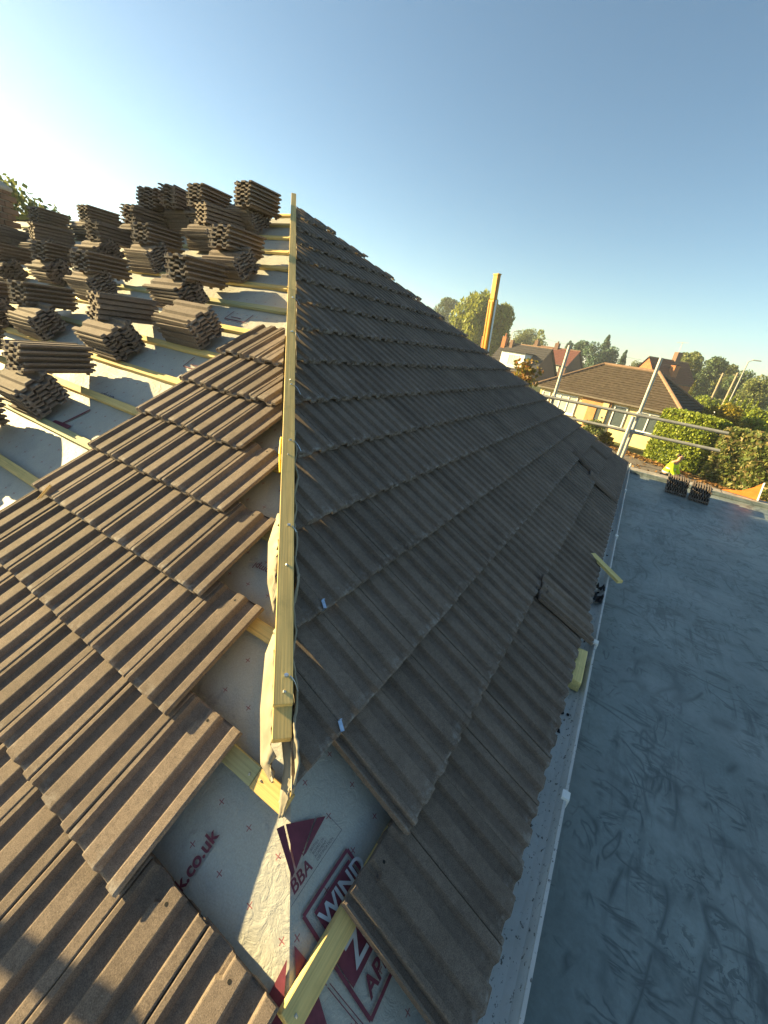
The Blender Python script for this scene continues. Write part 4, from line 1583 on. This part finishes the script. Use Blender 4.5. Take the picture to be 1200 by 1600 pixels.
# telegraph poles, street lamps
for (x, y, zt, r_, lab) in ((6.4, 59.7, 2.78, .11, 'left wooden telegraph pole among the trees on the right'), (6.95, 54.6, 2.86, .10, 'right wooden telegraph pole, nearer the street lamp')):
    t = thing('telegraph_pole', (x, y, GROUND), lab, 'telegraph pole', 'telegraph poles')
    MB().tube((x, y, GROUND), (x, y, zt), r_ * 1.25, r_, 10).build('pole', M['polewood'], t)
    MB().box((x - .3, y - .05, zt - .25), (x + .3, y + .05, zt - .17)).build('cross_arm', M['polewood'], t)
for (x, y, zt, sgn, lab) in ((9.35, 69.4, 4.9, 1, 'grey street lamp above the trees at the right'), (-25.6, 86.4, 5.3, 1, 'grey street lamp in front of the willow')):
    t = thing('street_lamp', (x, y, GROUND), lab, 'street lamp', 'street lamps')
    MB().tube((x, y, GROUND), (x, y, zt - .25), .10, .06, 8).tube((x, y, zt - .25), (x + sgn * .35, y, zt), .05, .045, 6).build('post', M['rail'], t)
    mb = MB().box((x + sgn * .30, y - .12, zt - .03), (x + sgn * .30 + .9, y + .12, zt + .09))
    link('lamp_head', bevel(mb.mesh('lamp_head', M['rail']), .03), t)
wire = MB()
pr_ = None
for i in range(25):
    f = i / 24
    p = Vector((-22 + 28.4 * f, 84 - 24.3 * f, 5.0 - 2.35 * f - 1.3 * f * (1 - f)))
    if pr_ is not None:
        wire.tube(pr_, p, .012, seg=4, cap=False)
    pr_ = p
props(wire.build('overhead_wire', M['felt']), 'thin overhead wire crossing the sky to the telegraph pole', 'wire')

# chimney of the next house at the far left, over the ridge: brick by brick
chim = thing('chimney_stack', (-8.4, 2.52, 1.6), 'old brick chimney stack at the left edge of the view, beside leafy tree', 'chimney')
mch = Matrix.Translation((-8.40, 2.52, 0)) @ Matrix.Rotation(R(20), 4, 'Z')
MB().box((-.30, -.30, 0.6), (.30, .30, 2.30)).build('mortar_core', M['stone'], chim, mch)
random.seed(4)
bmesh_ = bevel(MB().box((-.107, -.05, -.0325), (.107, .05, .0325)).mesh('brick', M['brick']), .006)
for r_ in range(9):
    z = 1.70 + r_ * .075
    for f in range(4):
        for i in range(3):
            off = (.112 if r_ % 2 else 0)
            xx = -.19 + i * .224 - .03 + off * .5
            loc = Matrix.Rotation(f * math.pi / 2, 4, 'Z') @ Matrix.Translation((xx, -.268 + random.uniform(-.004, .004), z))
            link('brick', bmesh_, chim, mch @ loc)
cap = MB().box((-.345, -.345, 2.301), (.345, .345, 2.36)).mesh('cap_course', M['stone'])
link('cap_course', bevel(cap, .02, 2), chim, mch)
fl = MB().add([(-.32, -.32, 2.3605), (.32, -.32, 2.3605), (.32, .32, 2.3605), (-.32, .32, 2.3605), (-.14, -.14, 2.52), (.14, -.14, 2.52), (.14, .14, 2.52), (-.14, .14, 2.52)],
             [(0, 1, 5, 4), (1, 2, 6, 5), (2, 3, 7, 6), (3, 0, 4, 7), (4, 5, 6, 7)])
fl.build('flaunching', M['stone'], chim, mch)

# orange triangular board propped at the end of the flat roof
bd = thing('orange_board', (1.78, 8.3, -.16), 'triangular orange board propped on the kerb at the far end of the flat roof', 'board')
mo = frame(Vector((.93, -.36, 0)), Vector((.36, .93, 0)), Vector((0, 0, 1)), Vector((1.72, 8.24, -.188)))
tri = MB()
pts = [(-.30, 0), (.16, 0), (.13, .27), (.05, .17), (-.06, .075)]
n_ = len(pts)
tri.add([(x, 0, z) for x, z in pts] + [(x, .022, z) for x, z in pts], [tuple(range(n_)), tuple(reversed(range(n_, 2 * n_)))] + [(i, (i + 1) % n_, n_ + (i + 1) % n_, n_ + i) for i in range(n_)])
tri.build('panel', M['orange'], bd, mo)
MB().add([(.1605, -.004, 0), (.180, -.004, 0), (.148, -.004, .285), (.1305, -.004, .272), (.1605, .026, 0), (.180, .026, 0), (.148, .026, .285), (.1305, .026, .272)],
         [(0, 1, 2, 3), (7, 6, 5, 4), (0, 4, 5, 1), (1, 5, 6, 2), (2, 6, 7, 3), (3, 7, 4, 0)]).build('edge_strip', M['white'], bd, mo)

# ---------------------------------------------------------------- the person in a hi-vis top


def skin(vs_, es, rad, sub=2, root=0):
    me = bpy.data.meshes.new('skinned')
    me.from_pydata([tuple(v) for v in vs_], es, [])
    o = bpy.data.objects.new('skinned', me)
    COL.objects.link(o)
    o.modifiers.new('skin', 'SKIN').use_smooth_shade = True
    for i, r_ in enumerate(rad):
        sv = me.skin_vertices[0].data[i]
        sv.radius = (r_, r_) if not isinstance(r_, tuple) else r_
        sv.use_root = (i == root)
    sd = o.modifiers.new('sub', 'SUBSURF')
    sd.levels = sub
    sd.render_levels = sub
    dg = bpy.context.evaluated_depsgraph_get()
    out = bpy.data.meshes.new_from_object(o.evaluated_get(dg))
    bpy.data.objects.remove(o)
    return out


per = thing('person', (1.62, 18.9, GROUND), 'person in a yellow hi-vis top bending forward beyond the flat roof', 'person')
mp = Matrix.Translation((1.62, 18.9, GROUND)) @ Matrix.Rotation(R(-20), 4, 'Z') @ Matrix.Scale(1.03, 4)
# x = facing direction; torso leans forward a little
V_ = [(-.05, 0, .93), (.0, 0, 1.12), (.07, 0, 1.32), (.12, 0, 1.43), (.17, 0, 1.50), (.20, 0, 1.56), (.22, 0, 1.66), (.215, 0, 1.73),
      (.10, .19, 1.38), (.20, .24, 1.12), (.38, .20, .98), (.44, .19, .95),
      (.10, -.19, 1.38), (.20, -.24, 1.12), (.38, -.20, .98), (.44, -.19, .95),
      (-.03, .10, .88), (.03, .11, .48), (-.03, .12, .09), (.10, .13, .04),
      (-.03, -.10, .88), (.03, -.11, .48), (-.03, -.12, .09), (.10, -.13, .04)]
E_ = [(0, 1), (1, 2), (2, 3), (3, 4), (4, 5), (5, 6), (6, 7), (3, 8), (8, 9), (9, 10), (10, 11), (3, 12), (12, 13), (13, 14), (14, 15), (0, 16), (16, 17), (17, 18), (18, 19), (0, 20), (20, 21), (21, 22), (22, 23)]
RD = [.135, .125, .14, .10, .055, .075, .095, .06, .062, .046, .034, .036, .062, .046, .034, .036, .085, .058, .042, .04, .085, .058, .042, .04]
# fingers
for hb_, sg in ((11, 1), (15, -1)):
    bx_, by_, bz_ = V_[hb_]
    for k, ln_ in enumerate((.07, .08, .075, .055)):
        i0 = len(V_)
        dy = (k - 1.5) * .020
        V_ += [(bx_ + .045, by_ + dy, bz_ - .02), (bx_ + .045 + ln_ * .6, by_ + dy, bz_ - .05), (bx_ + .045 + ln_ * .8, by_ + dy, bz_ - .085)]
        E_ += [(hb_, i0), (i0, i0 + 1), (i0 + 1, i0 + 2)]
        RD += [.010, .009, .008]
    i0 = len(V_)
    V_ += [(bx_ + .015, by_ - sg * .045, bz_ - .01), (bx_ + .05, by_ - sg * .055, bz_ - .04)]
    E_ += [(hb_, i0), (i0, i0 + 1)]
    RD += [.012, .010]
body = skin(V_, E_, RD)
body.materials.append(M['skin'])
body.name = 'body'
link('body', body, per, mp)
jk = skin([(-.05, 0, .90), (.0, 0, 1.12), (.07, 0, 1.31), (.115, 0, 1.42), (.10, .19, 1.38), (.20, .245, 1.13), (.34, .21, 1.005), (.10, -.19, 1.38), (.20, -.245, 1.13), (.34, -.21, 1.005)],
          [(0, 1), (1, 2), (2, 3), (3, 4), (4, 5), (5, 6), (3, 7), (7, 8), (8, 9)], [.175, .16, .17, .115, .088, .070, .056, .088, .070, .056])
jk.materials.append(M['hivis'])
link('hi_vis_top', jk, per, mp)
tr_ = skin([(-.05, 0, .95), (-.03, .10, .86), (.03, .11, .48), (-.03, .12, .12), (-.03, -.10, .86), (.03, -.11, .48), (-.03, -.12, .12)],
           [(0, 1), (1, 2), (2, 3), (0, 4), (4, 5), (5, 6)], [.150, .105, .078, .066, .105, .078, .066])
tr_.materials.append(M['navy'])
link('trousers', tr_, per, mp)
for sg in (1, -1):
    b_ = skin([(-.07, sg * .12, .06), (.03, sg * .125, .05), (.14, sg * .13, .035), (-.03, sg * .12, .16)], [(0, 1), (1, 2), (0, 3)], [.055, .052, .042, .058])
    b_.materials.append(M['boot'])
    link('boot', b_, per, mp)
hr = skin([(.185, 0, 1.75), (.14, 0, 1.70), (.135, 0, 1.62)], [(0, 1), (1, 2)], [.085, .095, .07])
hr.materials.append(M['hair'])
link('hair', hr, per, mp)
fc = MB()
fc.tube((.305, 0, 1.655), (.345, 0, 1.625), .010, .017, 8)
link('nose', fc.mesh('nose', M['skin'], True), per, mp)
for sg in (1, -1):
    MB().tube((.303, sg * .034, 1.672), (.312, sg * .034, 1.672), .012, .008, 8).build('eye', M['hair'], per, mp)
    MB().tube((.21, sg * .093, 1.655), (.20, sg * .112, 1.66), .026, .022, 8).build('ear', M['skin'], per, mp)
MB().box((.296, -.026, 1.588), (.303, .026, 1.597)).build('mouth', M['redbrown'], per, mp)
for zc, rr in ((1.02, .182), (1.18, .176)):
    mb = MB()
    mb.tube((-.03 + (zc - .93) * .33, 0, zc - .025), (-.03 + (zc - .93) * .33, 0, zc + .025), rr, seg=20, cap=False)
    mb.build('reflective_band', M['tape'], per, mp)
